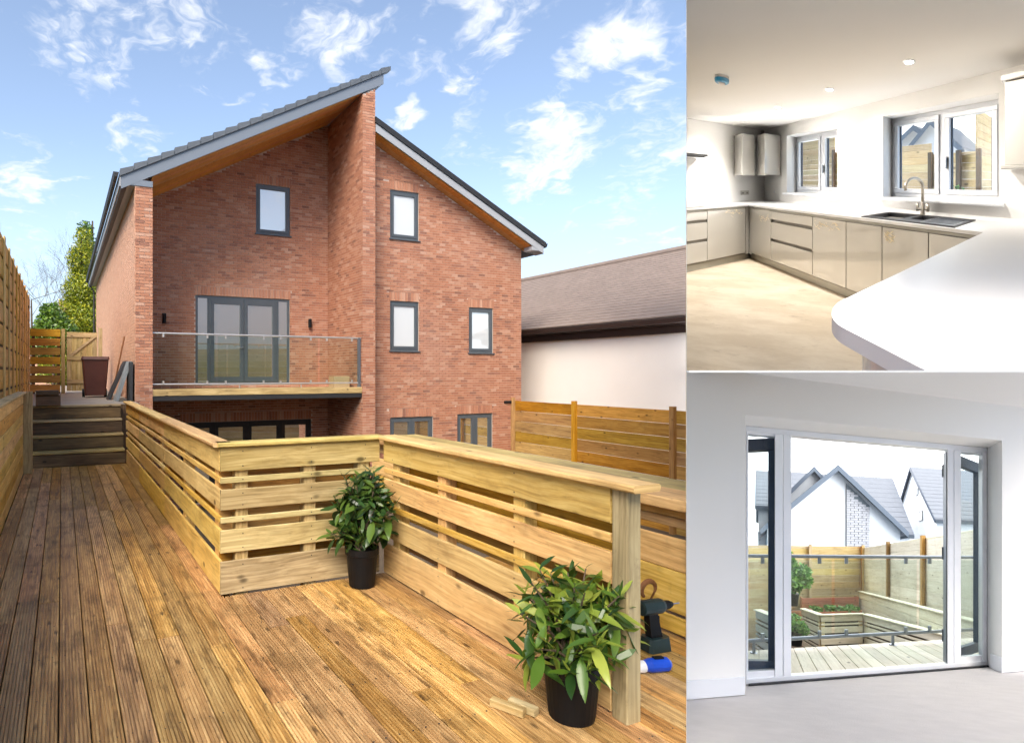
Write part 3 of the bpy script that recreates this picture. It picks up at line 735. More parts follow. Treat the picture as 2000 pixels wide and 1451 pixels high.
# ================================================================== NEIGHBOUR AND FAR THINGS
nb = thing('neighbour_house', 'white rendered house with long brown tiled roof beyond the right fence', 'house', GAR(15, 16, GZ))
MB(GAR).box((13.0, 20), (4, 30), (GZ, 2.72)).build('wall', 'white_render', nb, clip=CL_GARDEN)
zn = lambda p_: 2.70+(p_-12.7)*.565
sl = MB(GAR).prism([(12.7, zn(12.7)), (16.9, zn(16.9)), (16.9, zn(16.9)+.1), (12.7, zn(12.7)+.1)], 1, 0, 2, 3.8, 30.4).build('roof', 'tile_brown', nb, clip=CL_GARDEN)
MB(GAR).prism([(16.9, zn(16.9)), (21.1, zn(12.7)), (21.1, zn(12.7)+.1), (16.9, zn(16.9)+.1)], 1, 0, 2, 3.8, 30.4).build('roof', 'tile_brown', nb, clip=CL_GARDEN)
for k in range(26):                                        # tile courses, each lapping the one below
    a = 12.66+k*.163
    MB(GAR).prism([(a, zn(a)+.108), (a+.20, zn(a+.20)+.102), (a+.20, zn(a+.20)+.118), (a, zn(a)+.138)], 1, 0, 2, 3.75, 30.45).build('tile_course', 'tile_brown', sl, clip=CL_GARDEN)
MB(GAR).tube([(16.9, 3.8, zn(16.9)+.12), (16.9, 30.4, zn(16.9)+.12)], .11, 10).build('ridge', 'tile_brown', sl, clip=CL_GARDEN)
MB(GAR).box((12.9, 12.998), (3.8, 30.4), (2.42, 2.68)).build('fascia', 'gutter_brown', nb, clip=CL_GARDEN)
MB(GAR).prism([(12.58, 2.74), (12.60, 2.64), (12.70, 2.62), (12.76, 2.74)], 1, 0, 2, 3.8, 30.4).build('gutter', 'gutter_brown', nb, clip=CL_GARDEN)
MB(GAR).prism([(12.76, 2.60), (12.99, 2.60), (12.99, 2.64), (12.76, 2.64)], 1, 0, 2, 3.8, 30.4).build('soffit', 'gutter_brown', nb, clip=CL_GARDEN)
rfl = MB(GAR).prism([(13.35, zn(13.35)+.13), (14.25, zn(14.25)+.13), (14.25, zn(14.25)+.20), (13.35, zn(13.35)+.20)], 1, 0, 2, 17.75, 18.75).build('rooflight', 'frame_grey', sl)
MB(GAR).prism([(13.43, zn(13.43)+.19), (14.17, zn(14.17)+.19), (14.17, zn(14.17)+.212), (13.43, zn(13.43)+.212)], 1, 0, 2, 17.83, 18.67).build('pane', 'sky_tint_pane', rfl)

def crown(name, mat, parent, blobs, nleaf, size, squash=1.0, base=None, aspect=.55, lens=False):
    m = MB(WORLD)
    tot = sum(b[3]**2 for b in blobs)
    for (x, y, z_, r, rz) in blobs:
        for _ in range(int(nleaf*r*r/tot)):
            d = Vector((random.gauss(0, 1), random.gauss(0, 1), random.gauss(0, 1))).normalized()
            rr_ = (random.random()**.35)
            P = Vector((x+d.x*r*rr_, y+d.y*r*rr_, z_+d.z*rz*rr_))
            s_ = size*random.uniform(.6, 1.5)
            t1 = Vector((random.gauss(0, 1), random.gauss(0, 1), random.gauss(0, .8)+.3)).normalized(); t2 = t1.cross(d+Vector((random.gauss(0, .5), random.gauss(0, .5), random.gauss(0, .5))))
            if t2.length < .05: continue
            t2.normalize()
            pts = [P-t1*s_*.5, P+t2*s_*aspect*.5, P+t1*s_*.5, P-t2*s_*aspect*.5]
            if lens:
                cu = t1.cross(t2)*s_
                pts = [P-t1*s_*.5-cu*.06, P-t1*s_*.28+t2*s_*aspect*.36, P+t1*s_*.05+t2*s_*aspect*.5+cu*.04, P+t1*s_*.32+t2*s_*aspect*.28, P+t1*s_*.5-cu*.08, P+t1*s_*.32-t2*s_*aspect*.28, P+t1*s_*.05-t2*s_*aspect*.5+cu*.04, P-t1*s_*.28-t2*s_*aspect*.36]
            o_ = len(m.v); m.v += pts; m.f.append(list(range(o_, o_+len(pts)))); m.uv.append([(0, 0)]*len(pts))
    return m.build(name, mat, parent, recalc=False)
def tree(name, label, cat, loc, blobs, mat, n, size, trunk, group=None, limbs=()):
    t_ = thing(name, label, cat, loc, group)
    L = Vector(loc)
    MB(WORLD).tube([L, L+Vector((.05, 0, trunk[0]*.5)), L+Vector((0, .05, trunk[0]))], [trunk[1], trunk[1]*.75, trunk[1]*.3], 8).build('trunk', 'bark', t_)
    for (a, b, r) in limbs: MB(WORLD).tube([L+Vector(a), L+(Vector(a)+Vector(b))/2+Vector((0, 0, .1)), L+Vector(b)], [r, r*.7, r*.2], 6).build('limb', 'bark', t_)
    crown('crown', mat, t_, [(L.x+b[0], L.y+b[1], L.z+b[2], b[3], b[4]) for b in blobs], n, size)
    return t_
def at(u, v, Y): return Vector(((u-PX)/F*Y, Y, CAMZ-(v-PY)/F*Y))
P = at(158, 700, 34); P.z = .3
cb = [(random.uniform(-.5, .5)*(1-k/16)*1.6, random.uniform(-.5, .5), 1.2+k*.56, 1.6*(1-k/17.5)+.12, .8) for k in range(14)]
cb += [(random.uniform(-1.3, 1.3)*(1-k/16), random.uniform(-.7, .3), 1.0+k*.6, .62*(1-k/16)+.1, .5) for k in range(12)]
tree('conifer_tree', 'tall golden green conifer behind the gate, left of the brick house', 'tree', P, cb, 'conifer_leaf', 42000, .12, (8.5, .16))
P = at(180, 640, 40); P.z = .3
cb = [(random.uniform(-.4, .4), random.uniform(-.4, .4), 2+k*.75, 1.0*(1-k/20)+.1, .8) for k in range(12)]
tree('conifer_tree', 'dark green conifer half hidden by the house gutter', 'tree', P, cb, 'bush_leaf', 10000, .2, (11, .18))
P = at(103, 660, 30); P.z = .3
tree('garden_bush', 'rounded bright green bush above the fence left of the conifer', 'bush', P, [(0, 0, 3.5, .85, .8), (-.5, .2, 2.7, .9, .9), (.5, 0, 2.9, .8, .9), (0, -.2, 4.1, .5, .5)], 'bush_leaf', 7000, .16, (3.2, .08))
def bare_tree(label, P, h, seed):
    rnd = random.Random(seed); t_ = thing('bare_tree', label, 'tree', P, 'leafless trees beyond the gate')
    L = Vector(P); MB(WORLD).tube([L, L+Vector((.1, 0, h*.3)), L+Vector((.05, 0, h*.55))], [.14, .10, .05], 7).build('trunk', 'bark', t_)
    m = MB(WORLD)
    def br(p0, d, l, r, n):
        p1 = p0+d*l; m.tube([p0, (p0+p1)/2+Vector((rnd.gauss(0, .04), rnd.gauss(0, .04), 0))*l, p1], [r, r*.8, r*.5], 4, False)
        if n > 0:
            for _ in range(3): br(p0+d*l*rnd.uniform(.5, 1), (d+Vector((rnd.gauss(0, .45), rnd.gauss(0, .45), rnd.uniform(-.1, .4)))).normalized(), l*rnd.uniform(.55, .8), r*.55, n-1)
    for k in range(7):
        z0 = h*(.25+.05*k); br(L+Vector((.07, 0, z0)), Vector((rnd.gauss(0, .6), rnd.gauss(0, .6), .8)).normalized(), h*.24, .026, 4)
    m.build('branches', 'bark', t_, recalc=False)
P = at(60, 700, 48); P.z = 0; bare_tree('leafless brown tree behind the tall left fence', P, 13.0, 3)
P = at(118, 700, 44); P.z = 0; bare_tree('thin leafless tree between the fence and the golden conifer', P, 11.5, 5)
fh = thing('far_house', 'far brown roofed house with a chimney behind the bushes', 'house', at(95, 690, 70) - Vector((0, 0, 4)))
b_ = at(95, 690, 70)
MB(WORLD).box((b_.x-3, b_.x+3), (70, 76), (-1.7, b_.z+1.5)).build('wall', 'side_brick_base', fh)
MB(WORLD).prism([(b_.x-3.3, b_.z+1.4), (b_.x, b_.z+4.2), (b_.x+3.3, b_.z+1.4)], 1, 0, 2, 69.7, 76.3).build('roof', 'tile_brown', fh)
MB(WORLD).box((b_.x+.2, b_.x+1.2), (72, 73), (b_.z+3, b_.z+6.2)).build('chimney', 'side_brick_base', fh)

# ------------------------------------------------------------------ potted laurels
def leaf_mesh(nm, mat, L, W_, bend, fold):
    vs, fs = [], []
    st_ = [0, .10, .22, .36, .52, .68, .82, .92, 1.]
    ws = [.08, .38, .74, .96, 1., .86, .58, .30, .02]
    for s_, w_ in zip(st_, ws):
        x = s_*L; z_ = -bend*L*s_*s_+.018*L*math.sin(s_*9)
        hw = W_/2*w_
        vs += [(x, -hw, z_+fold*hw), (x, 0, z_), (x, hw, z_+fold*hw)]
    for k in range(8):
        o_ = k*3; fs += [(o_, o_+1, o_+4, o_+3), (o_+1, o_+2, o_+5, o_+4)]
    me = bpy.data.meshes.new(nm); me.from_pydata(vs, [], fs); me.materials.append(MATS[mat])
    for p_ in me.polygons: p_.use_smooth = True
    return me
def potted(label, loc, pr, ph, H_, R_, shoots, per, L, W_, mat, seed, fill=300):
    rnd = random.Random(seed)
    t_ = thing('potted_laurel', label, 'pot plant', loc, 'laurels in black pots')
    B = Vector(loc); fr = Frame(B, (1, 0, 0), (0, 1, 0))
    pot = MB(fr).lathe((0, 0, .003), [(pr*.78, 0), (pr*.80, .01), (pr*.96, ph-.05), (pr*1.04, ph-.045), (pr*1.05, ph), (pr*.96, ph), (pr*.95, ph-.03)], 28).build('pot', 'black_plastic', t_, smooth=False)
    MB(fr).lathe((0, 0, ph-.035), [(pr*.94, 0), (pr*.5, .012), (0.001, .02)], 20).build('soil', 'soil', t_)
    lm = [leaf_mesh('leaf', mat, L, W_, b, f) for b, f in ((.12, .25), (.3, .35), (.05, .15), (.45, .3))]
    stm = MB(fr)
    for k in range(shoots):
        a = rnd.uniform(0, 2*math.pi); rr_ = R_*math.sqrt(rnd.random())
        hh = ph + (H_-ph)*(rnd.uniform(.05, .95) if k > shoots*.25 else rnd.uniform(.6, 1.0))
        rr_ *= (1-.45*max(0, (hh-ph)/(H_-ph)-.55)/.45)
        tip = Vector((math.cos(a)*rr_, math.sin(a)*rr_, hh))
        stm.tube([(rnd.uniform(-.03, .03), rnd.uniform(-.03, .03), ph-.03), tuple(Vector((tip.x*.4, tip.y*.4, ph+(hh-ph)*.55))), tuple(tip)], [.008, .006, .003], 5, False)
        for j in range(per):
            ang = j*2.4+rnd.uniform(-.4, .4); down = j/per
            back = tip*(1-.0) - Vector((tip.x*.25, tip.y*.25, (hh-ph)*.45))*down*.8
            el = rad(60-105*down+rnd.uniform(-22, 22))
            s_ = rnd.uniform(.5, 1.25)*(.66+.55*down)
            M = Matrix.Translation(back) @ Matrix.Rotation(ang, 4, 'Z') @ Matrix.Rotation(-el, 4, 'Y') @ Matrix.Rotation(rnd.uniform(-.5, .5), 4, 'X') @ Matrix.Scale(s_, 4)
            o_ = bpy.data.objects.new('leaf', rnd.choice(lm)); col.objects.link(o_); o_.parent = t_; o_.matrix_local = M
    stm.build('stems', 'bark', t_)
    inner = crown('inner_leaves', mat, t_, [(B.x, B.y, B.z+ph+(H_-ph)*.36, R_*.80, (H_-ph)*.42), (B.x+.05, B.y, B.z+ph+(H_-ph)*.62, R_*.62, (H_-ph)*.3)], fill, L*.78, aspect=.30, lens=True)
    inner['kind'] = 'stuff'
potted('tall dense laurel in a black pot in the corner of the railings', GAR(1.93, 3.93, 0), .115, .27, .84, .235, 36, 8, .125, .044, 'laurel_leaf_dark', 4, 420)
potted('bushy laurel with large glossy leaves in a black pot beside the end post', GAR(2.03, 2.055, 0), .122, .25, .63, .31, 37, 8, .130, .036, 'laurel_leaf', 9, 300)

# ------------------------------------------------------------------ tools on the deck
dr = thing('cordless_drill', 'dark cordless drill standing on its battery beside the planter wall', 'drill', GAR(2.93, 2.36, 0))
DF = Frame(GAR(2.93, 2.36, 0), (.95, .31, 0), (-.31, .95, 0))
tapered(DF, (0, 0), .15, .10, .135, .085, .004, .075, .015).build('battery', 'teal_plastic', dr)
MB(DF).quadset([(-.045, -.022, .07), (.03, -.022, .07), (.03, .022, .07), (-.045, .022, .07), (-.06, -.02, .20), (.0, -.02, .20), (.0, .02, .20), (-.06, .02, .20)], [(0, 1, 2, 3), (4, 5, 6, 7), (0, 1, 5, 4), (1, 2, 6, 5), (2, 3, 7, 6), (3, 0, 4, 7)]).build('handle', 'black_plastic', dr)
MB(DF).tube([(-.10, 0, .235), (-.095, 0, .235), (-.02, 0, .235), (.03, 0, .235), (.05, 0, .235)], [.03, .040, .042, .040, .032], 14).build('body', 'teal_plastic', dr)
MB(DF).tube([(.05, 0, .235), (.09, 0, .235), (.115, 0, .235)], [.027, .023, .012], 12).build('chuck', 'black_plastic', dr)
MB(DF).tube([(.115, 0, .235), (.165, 0, .235)], .004, 6).build('bit', 'steel', dr)
MB(DF).box((-.012, .012), (-.018, .018), (.155, .19), .004).build('trigger', 'black_plastic', dr)
bt = thing('hand_tool', 'blue handled tool with a white end lying on the deck by the post', 'tool', GAR(2.68, 2.19, 0))
TF = Frame(GAR(2.68, 2.19, 0), (.985, .17, 0), (-.17, .985, 0))
MB(TF).tube([(-.03, 0, .037), (.0, 0, .037), (.05, 0, .037), (.095, 0, .037), (.112, 0, .037)], [.026, .034, .036, .034, .02], 12).build('handle', 'blue_plastic', bt)
MB(TF).tube([(-.13, 0, .033), (-.12, 0, .033), (-.032, 0, .034)], [.018, .028, .029], 12).build('end_cap', 'white_plastic', bt)
MB(TF).box((.02, .07), (-.014, .014), (.068, .078), .004).build('button', 'black_plastic', bt)
arc = [(3.0+.055*math.cos(a_), 2.46, .285+.045*math.sin(a_)) for a_ in [rad(x) for x in range(-30, 250, 20)]]
tag(MB(GAR).tube(arc, [.006+.010*math.sin(math.pi*k/len(arc)) for k in range(len(arc))], 6).tube([(3.0+.055*math.cos(rad(-30)), 2.46, .285+.045*math.sin(rad(-30))), (3.06, 2.50, .20), (3.09, 2.52, .004)], .006, 6).build('metal_hook', 'rusty_steel'), 'curled rusty metal hook standing behind the cordless drill', 'hook')
for (x, y, a_, l_, lab) in [(1.80, 2.20, .45, .155, 'longer timber offcut lying on the deck left of the near pot'), (1.865, 2.175, .35, .13, 'shorter timber offcut lying between the longer one and the near pot')]:
    c_, s_ = math.cos(a_), math.sin(a_); of = Frame(GAR(x, y, .0025), Vector(EV)*c_+Vector(DV)*s_, Vector(DV)*c_-Vector(EV)*s_)
    tag(MB(of).box((-.019, .019), (-l_/2, l_/2), (0, .034), .003).build('offcut', 'rail_wood'), lab, 'offcut', 'timber offcuts beside the near pot')

# ================================================================== PARTITION BETWEEN GARDEN AND ROOMS
def ray_pt(u, v, Y): return at(u, v, Y)
pw_ = MB(WORLD)
y0, y1 = 3.4, 13.5
pw_.v = [ray_pt(1340.4, 1700, y0), ray_pt(1341.1, 1700, y0), ray_pt(1341.1, -60, y0), ray_pt(1340.4, -60, y0), ray_pt(1340.4, 1130, y1), ray_pt(1341.1, 1130, y1), ray_pt(1341.1, -60, y1), ray_pt(1340.4, -60, y1)]
pw_.f = [[0, 1, 2, 3], [4, 5, 6, 7], [0, 1, 5, 4], [1, 2, 6, 5], [2, 3, 7, 6], [3, 0, 4, 7]]; pw_.uv = [[(0, 0)]*4]*6
pwo = struct(pw_.build('partition_wall', 'partition_paint'))
z_ = -1.65
while z_ < 2.3:                                          # boards added on the garden side for warm reflections in the panes
    m_ = MB(WORLD); ga, gb = (1339.6-PX)/F, (1340.35-PX)/F
    m_.v = [Vector((g_*Y_, Y_, zz_)) for Y_ in (3.45, 13.4) for (g_, zz_) in ((ga, z_), (gb, z_), (gb, z_+.235), (ga, z_+.235))]
    m_.f = [[0, 1, 2, 3], [4, 5, 6, 7], [0, 1, 5, 4], [1, 2, 6, 5], [2, 3, 7, 6], [3, 0, 4, 7]]
    m_.uv = [[(0, 0), (0, .02), (.02, .02), (.02, 0)], [(0, 0), (0, .02), (.02, .02), (.02, 0)], [(3.4, 0), (3.4, .02), (13.4, .02), (13.4, 0)], [(3.4, 0), (3.4, .235), (13.4, .235), (13.4, 0)], [(3.4, 0), (3.4, .02), (13.4, .02), (13.4, 0)], [(3.4, .235), (3.4, 0), (13.4, 0), (13.4, .235)]]
    m_.build('reflection_board', 'fence_pale', pwo); z_ += .243
fs_ = MB(WORLD)
fs_.v = [ray_pt(1341.2, 724.3, 3.2), ray_pt(2200, 724.3, 3.2), ray_pt(2200, 726.7, 3.2), ray_pt(1341.2, 726.7, 3.2), ray_pt(1341.2, 724.3, 4.6), ray_pt(2200, 724.3, 4.6), ray_pt(2200, 726.7, 4.6), ray_pt(1341.2, 726.7, 4.6)]
fs_.f = pw_.f; fs_.uv = [[(0, 0)]*4]*6
struct(fs_.build('floor_edge', 'partition_paint'))
# white overcast sky beyond the rooms' windows, and an added light sheet overhead
sk = MB(WORLD).quadset([(SPLIT*75+.3, 75, -45), (100, 75, -45), (100, 75, 60), (SPLIT*75+.3, 75, 60)], [(0, 1, 2, 3)])
sk.quadset([(SPLIT*9.5+.2, 9.5, 1.44), (60, 9.5, 1.44), (100, 74.9, 1.44), (SPLIT*74.9+.3, 74.9, 1.44)], [(0, 1, 2, 3)])  # glowing sheet, unseen edge-on, added to light the lounge garden
struct(sk.build('sky', 'overcast_sky_and_fill', recalc=False))

# ================================================================== KITCHEN
KH = 2.286
def kpart(name, mat, parent, a, b, c, ch=0., ax=None): return part(name, mat, parent, KIT, a, b, c, ch, ax, CL_KIT)
near = [(Vector((0, 2.2, 0)), Vector((0, -1, 0)))]
struct(MB(KIT).box((-.1, 4.6), (-.0, 3.2), (-.08, 0)).build('kitchen_floor', 'kitchen_screed', clip=CL_KIT+near))
struct(MB(KIT).box((-.15, 6.2), (-.3, 3.6), (KH, KH+.08)).build('kitchen_ceiling', 'ceiling_paint', clip=CL_KIT+[(Vector((0, .9, 0)), Vector((0, -1, 0)))]))
KW = [(.784, 2.065, 1.085, 2.09), (2.865, 4.157, 1.085, 2.085)]
struct(MB(KIT).sheet(1, 0, -.30, sorted({-.15, 6.0, *[k[0] for k in KW], *[k[1] for k in KW]}), sorted({-.08, KH, *[k[2] for k in KW], *[k[3] for k in KW]}),
    lambda x, y: not any(a < x < b and c < y < d for a, b, c, d in KW)).build('kitchen_window_wall', 'wall_paint', clip=CL_KIT+near))
struct(MB(KIT).box((-.15, 0), (0, 2.6), (-.08, KH)).build('kitchen_hob_wall', 'wall_paint', clip=CL_KIT))
for k, (a0, a1, z0, z1) in enumerate(KW):
    t_ = thing('kitchen_window', ['small white two light window near the corner wall cabinets', 'wide white two light window above the black sink'][k], 'window', KIT((a0+a1)/2, -.2, z0), 'white windows in the kitchen')
    fm = MB(KIT); f_ = .05; am = (a0+a1)/2 + (.03 if k else .08)
    for (x0, x1, y0_, y1_) in ((a0, a1, z0, z0+f_), (a0, a1, z1-f_, z1), (a0, a0+f_, z0+f_, z1-f_), (a1-f_, a1, z0+f_, z1-f_), (am-.035, am+.035, z0+f_, z1-f_)):
        fm.box((x0+.001, x1-.001), (-.27, -.20), (y0_, y1_), .004)
    fm.build('frame', 'pvc_white', t_, clip=CL_KIT)
    for (x0, x1) in ((a0+f_, am-.035), (am+.035, a1-f_)):
        sm = MB(KIT); d_ = .055
        for (u0, u1, y0_, y1_) in ((x0, x1, z0+f_, z0+f_+d_), (x0, x1, z1-f_-d_, z1-f_), (x0, x0+d_, z0+f_+d_, z1-f_-d_), (x1-d_, x1, z0+f_+d_, z1-f_-d_)):
            sm.box((u0+.002, u1-.002), (-.262, -.185), (y0_+.001, y1_-.001), .006)
        so = sm.build('sash', 'pvc_white', t_, clip=CL_KIT)
        gk = MB(KIT)
        for (u0, u1, y0_, y1_) in ((x0+d_, x0+d_+.014, z0+f_+d_, z1-f_-d_), (x1-d_-.014, x1-d_, z0+f_+d_, z1-f_-d_)):
            gk.box((u0, u1), (-.259, -.236), (y0_, y1_))
        gk.build('outer_bead', 'frame_navy', so, clip=CL_KIT)
        MB(KIT).box((x0+d_, x1-d_), (-.232, -.226), (z0+f_+d_, z1-f_-d_)).build('pane', 'clear_glass', so, clip=CL_KIT)
    MB(KIT).box((am+.045, am+.065), (-.184, -.15), (1.42, 1.55), .005).build('handle', 'steel', t_, clip=CL_KIT)
    kpart('sill', 'pvc_white', t_, (a0-.05, a1+.05), (.001, .06), (z0-.033, z0-.002), .008)
    kpart('sill', 'pvc_white', t_, (a0+.001, a1-.001), (-.199, .0), (z0-.03, z0-.003), .0)
# worktop
wt = thing('worktop', 'white worktop running round three sides of the kitchen with a rounded peninsula end', 'worktop', KIT(2, .3, .88))
SB = [(3.06, 3.42, .13, .50), (3.47, 3.63, .13, .42)]
MB(KIT).sheet(2, .88, .03, sorted({.62, 4.20, 3.06, 3.42, 3.47, 3.63}), sorted({.0015, .62, .13, .50, .42}), lambda x, y: not any(a < x < b and c < y < d for a, b, c, d in SB)).build('sink_run', 'worktop_white', wt, clip=CL_KIT)
MB(KIT).box((.0015, .62), (.0015, 2.2), (.88, .91)).build('hob_run', 'worktop_white', wt, clip=CL_KIT)
R_ = .11
corner = [(4.20+R_-R_*math.cos(a_), 2.18-R_+R_*math.sin(a_)) for a_ in [rad(x) for x in range(0, 91, 6)]]
MB(KIT).prism([(4.20, .0015)]+corner+[(5.35, 2.18), (5.35, .0015)], 2, 0, 1, .868, .91).build('peninsula', 'worktop_white', wt, clip=CL_KIT)
cor2 = [(4.26+R_-R_*math.cos(a_), 2.12-R_+R_*math.sin(a_)) for a_ in [rad(x) for x in range(0, 91, 6)]]
pn = thing('peninsula_unit', 'white curved end panel carrying the peninsula worktop', 'cabinet', KIT(4.7, 1.3, 0))
MB(KIT).prism([(4.26, .66)]+cor2+[(5.3, 2.12), (5.3, .66)], 2, 0, 1, .0, .866).build('end_panel', 'cabinet_white', pn, clip=CL_KIT)
# base units
def unit(label, cat, run, l0, l1, fronts, mat='cabinet_gloss', group='grey gloss base units', resid=None):
    nm = 'drawer_unit' if cat == 'drawers' else 'base_cabinet'
    mk = (lambda l, d, z_: (l, d, z_)) if run == 'w' else (lambda l, d, z_: (d, l, z_))
    mid = (l0+l1)/2
    t_ = thing(nm, label, cat, KIT(*mk(mid, .3, .1)), group)
    bx = lambda n, m, L, D, Z, ch=0.: MB(KIT).box(*mk(L, D, Z), ch).build(n, m, t_, clip=CL_KIT)
    bx('carcass', 'carcass_dark', (l0+.001, l1-.001), (.03, .575), (.10, .876))
    for (z0, z1) in fronts:
        o_ = bx('drawer_front' if cat == 'drawers' else 'door', mat, (l0+.003, l1-.003), (.577, .60), (z0, z1), .003)
    bx('handle_channel', 'plinth_grey', (l0+.001, l1-.001), (.576, .586), (.846, .868))
    if resid:
        rnd = random.Random(resid[3]); m_ = MB(KIT)
        for k in range(26):
            c0 = resid[0]+(resid[1]-resid[0])*k/26+rnd.uniform(-.01, .01); h = resid[2]+rnd.uniform(-.035, .035)-.03*math.sin(k*.5)
            w_, g_ = rnd.uniform(.010, .030), rnd.uniform(.003, .007)
            pts = [mk(c0+w_*math.cos(x), .6012+.0006*(k % 3), h+g_*math.sin(x)*rnd.uniform(.6, 1.2)) for x in [rad(60*q) for q in range(6)]]
            tl = rnd.uniform(-1.2, 1.2); pts = [(p_[0], p_[1], p_[2]+((p_[0] if run == 'w' else p_[1])-c0)*tl) for p_ in pts]
            m_.quadset(pts, [tuple(range(6))])
        r = m_.build('tape_residue', 'residue', t_, clip=CL_KIT)
DR = [(.125, .405), (.445, .685), (.725, .842)]; DO = [(.125, .842)]
unit('narrow grey corner cupboard with a large patch of tape residue', 'cabinet', 'w', .70, 1.279, DO, resid=(.95, 1.24, .72, 1))
unit('wide grey three drawer unit under the small window', 'drawers', 'w', 1.279, 2.235, DR)
unit('grey cupboard with a long strip of tape residue right of the drawers', 'cabinet', 'w', 2.235, 2.808, DO, resid=(2.28, 2.72, .77, 2))
unit('plain clean grey cupboard left of the sink', 'cabinet', 'w', 2.808, 3.286, DO)
unit('grey cupboard below the sink bowl with a small smear', 'cabinet', 'w', 3.286, 3.763, DO, resid=(3.33, 3.42, .76, 3))
unit('grey cupboard partly hidden behind the peninsula worktop', 'cabinet', 'w', 3.763, 4.25, DO)
unit('wide grey appliance door on the hob side next to the corner', 'cabinet', 'l', .655, 1.231, DO, resid=(.72, .98, .80, 4))
unit('grey three drawer unit below the hob at the left edge', 'drawers', 'l', 1.231, 1.9, DR)
cp = thing('corner_post', 'slim grey filler post in the inner corner of the base units', 'panel', KIT(.63, .63, .1))
kpart('filler', 'cabinet_gloss', cp, (.60, .697), (.577, .597), (.10, .868)); kpart('filler', 'cabinet_gloss', cp, (.577, .597), (.60, .652), (.10, .868))
pl = thing('plinth', 'pale grey plinth along the floor under the base units', 'plinth', KIT(2.4, .55, 0))
kpart('plinth_board', 'plinth_grey', pl, (.555, 4.25), (.535, .55), (.004, .098)); kpart('plinth_board', 'plinth_grey', pl, (.535, .55), (.552, 1.9), (.004, .098))
# hob, hood, socket
hb = tag(kpart('hob', 'hob_glass', None, (.07, .56), (1.26, 1.84), (.9105, .917), .002), 'black glass hob on the worktop at the left edge', 'hob')
hd = thing('cooker_hood', 'black slim cooker hood on the wall above the hob', 'hood', KIT(.2, 1.5, 1.64))
MB(KIT).box((.002, .42), (1.16, 1.76), (1.66, 1.70), .004).build('canopy', 'black_plastic', hd, clip=CL_KIT)
MB(KIT).box((.03, .38), (1.20, 1.72), (1.645, 1.6595)).build('filter', 'steel', hd, clip=CL_KIT)
sk_ = thing('wall_socket', 'grey double socket on the wall below the corner cabinets', 'socket', KIT(0, .39, 1.04))
kpart('plate', 'socket_grey', sk_, (.0015, .012), (.31, .465), (1.035, 1.115), .003)
for y_ in (.345, .425): kpart('outlet', 'carcass_dark', sk_, (.0125, .014), (y_-.018, y_+.018), (1.055, 1.085))
s2 = thing('wall_socket', 'white single switch on the wall left of the small window', 'socket', KIT(.4, 0, 1.05))
kpart('plate', 'wall_paint', s2, (.36, .44), (.0015, .011), (1.05, 1.13), .003); kpart('rocker', 'pvc_white', s2, (.385, .415), (.0113, .016), (1.07, 1.11), .003)
# wall cabinets
def wallcab(label, a, b, z, door_ax, gap=.0):
    t_ = thing('wall_cabinet', label, 'cabinet', KIT((a[0]+a[1])/2, (b[0]+b[1])/2, z[0]), 'gloss wall cabinets')
    if door_ax == 'a':
        kpart('carcass', 'cabinet_gloss', t_, (a[0]+.001, a[1]-.022), b, z); kpart('door', 'cabinet_gloss', t_, (a[1]-.02, a[1]), (b[0]+.002, b[1]-.001), (z[0]-.012, z[1]-.001), .003)
    else:
        kpart('carcass', 'cabinet_gloss', t_, a, (b[0]+.001, b[1]-.022), z); kpart('door', 'cabinet_gloss', t_, (a[0]+.002, a[1]-.001), (b[1]-.02, b[1]), (z[0]-.012, z[1]-.001), .003)
    return t_
wallcab('grey wall cabinet in the corner on the hob wall', (.0015, .32), (.345, .585), (1.40, 2.11), 'a')
wallcab('pale wall cabinet in the corner on the window wall', (.345, .605), (.0015, .32), (1.40, 2.11), 'b')
rc = wallcab('grey wall cabinet with cornice cut off by the right edge', (4.27, 5.2), (.0015, .30), (1.42, 2.07), 'b')
kpart('cornice', 'cabinet_gloss', rc, (4.25, 5.2), (.0015, .33), (2.073, 2.12), .006); kpart('pelmet', 'cabinet_gloss', rc, (4.25, 5.2), (.0015, .33), (1.375, 1.405), .006)
# sink and tap
sn = thing('kitchen_sink', 'black composite sink with drainer set in the worktop under the wide window', 'sink', KIT(3.5, .32, .91))
MB(KIT).sheet(2, .9105, .010, sorted({3.01, 3.98, 3.06, 3.42, 3.47, 3.63}), sorted({.065, .585, .13, .50, .42}), lambda x, y: not any(a < x < b and c < y < d for a, b, c, d in SB)).build('rim', 'sink_composite', sn, clip=CL_KIT)
for (x0, x1, y0_, y1_) in SB:
    o_ = len(SB); m_ = MB(KIT); zb = .74 if x1-x0 > .3 else .80
    m_.quadset([(x0, y0_, .9205), (x1, y0_, .9205), (x1, y1_, .9205), (x0, y1_, .9205), (x0+.02, y0_+.02, zb), (x1-.02, y0_+.02, zb), (x1-.02, y1_-.02, zb), (x0+.02, y1_-.02, zb)], [(0, 1, 5, 4), (1, 2, 6, 5), (2, 3, 7, 6), (3, 0, 4, 7), (4, 5, 6, 7)])
    bo_ = m_.build('bowl', 'sink_composite', sn, clip=CL_KIT, recalc=False)
    MB(KIT).lathe(((x0+x1)/2, (y0_+y1_)/2, zb+.002), [(.03, 0), (.028, .004), (.001, .003)], 14).build('waste', 'steel', bo_)
dn = kpart('drainer', 'drainer_sheen', sn, (3.66, 3.96), (.09, .56), (.9206, .9225))
for k in range(7): kpart('rib', 'drainer_sheen', dn, (3.68, 3.94), (.12+k*.06, .135+k*.06), (.9226, .9262))
tp = thing('mixer_tap', 'brushed steel swan neck mixer tap behind the black sink', 'tap', KIT(3.45, .09, .921))
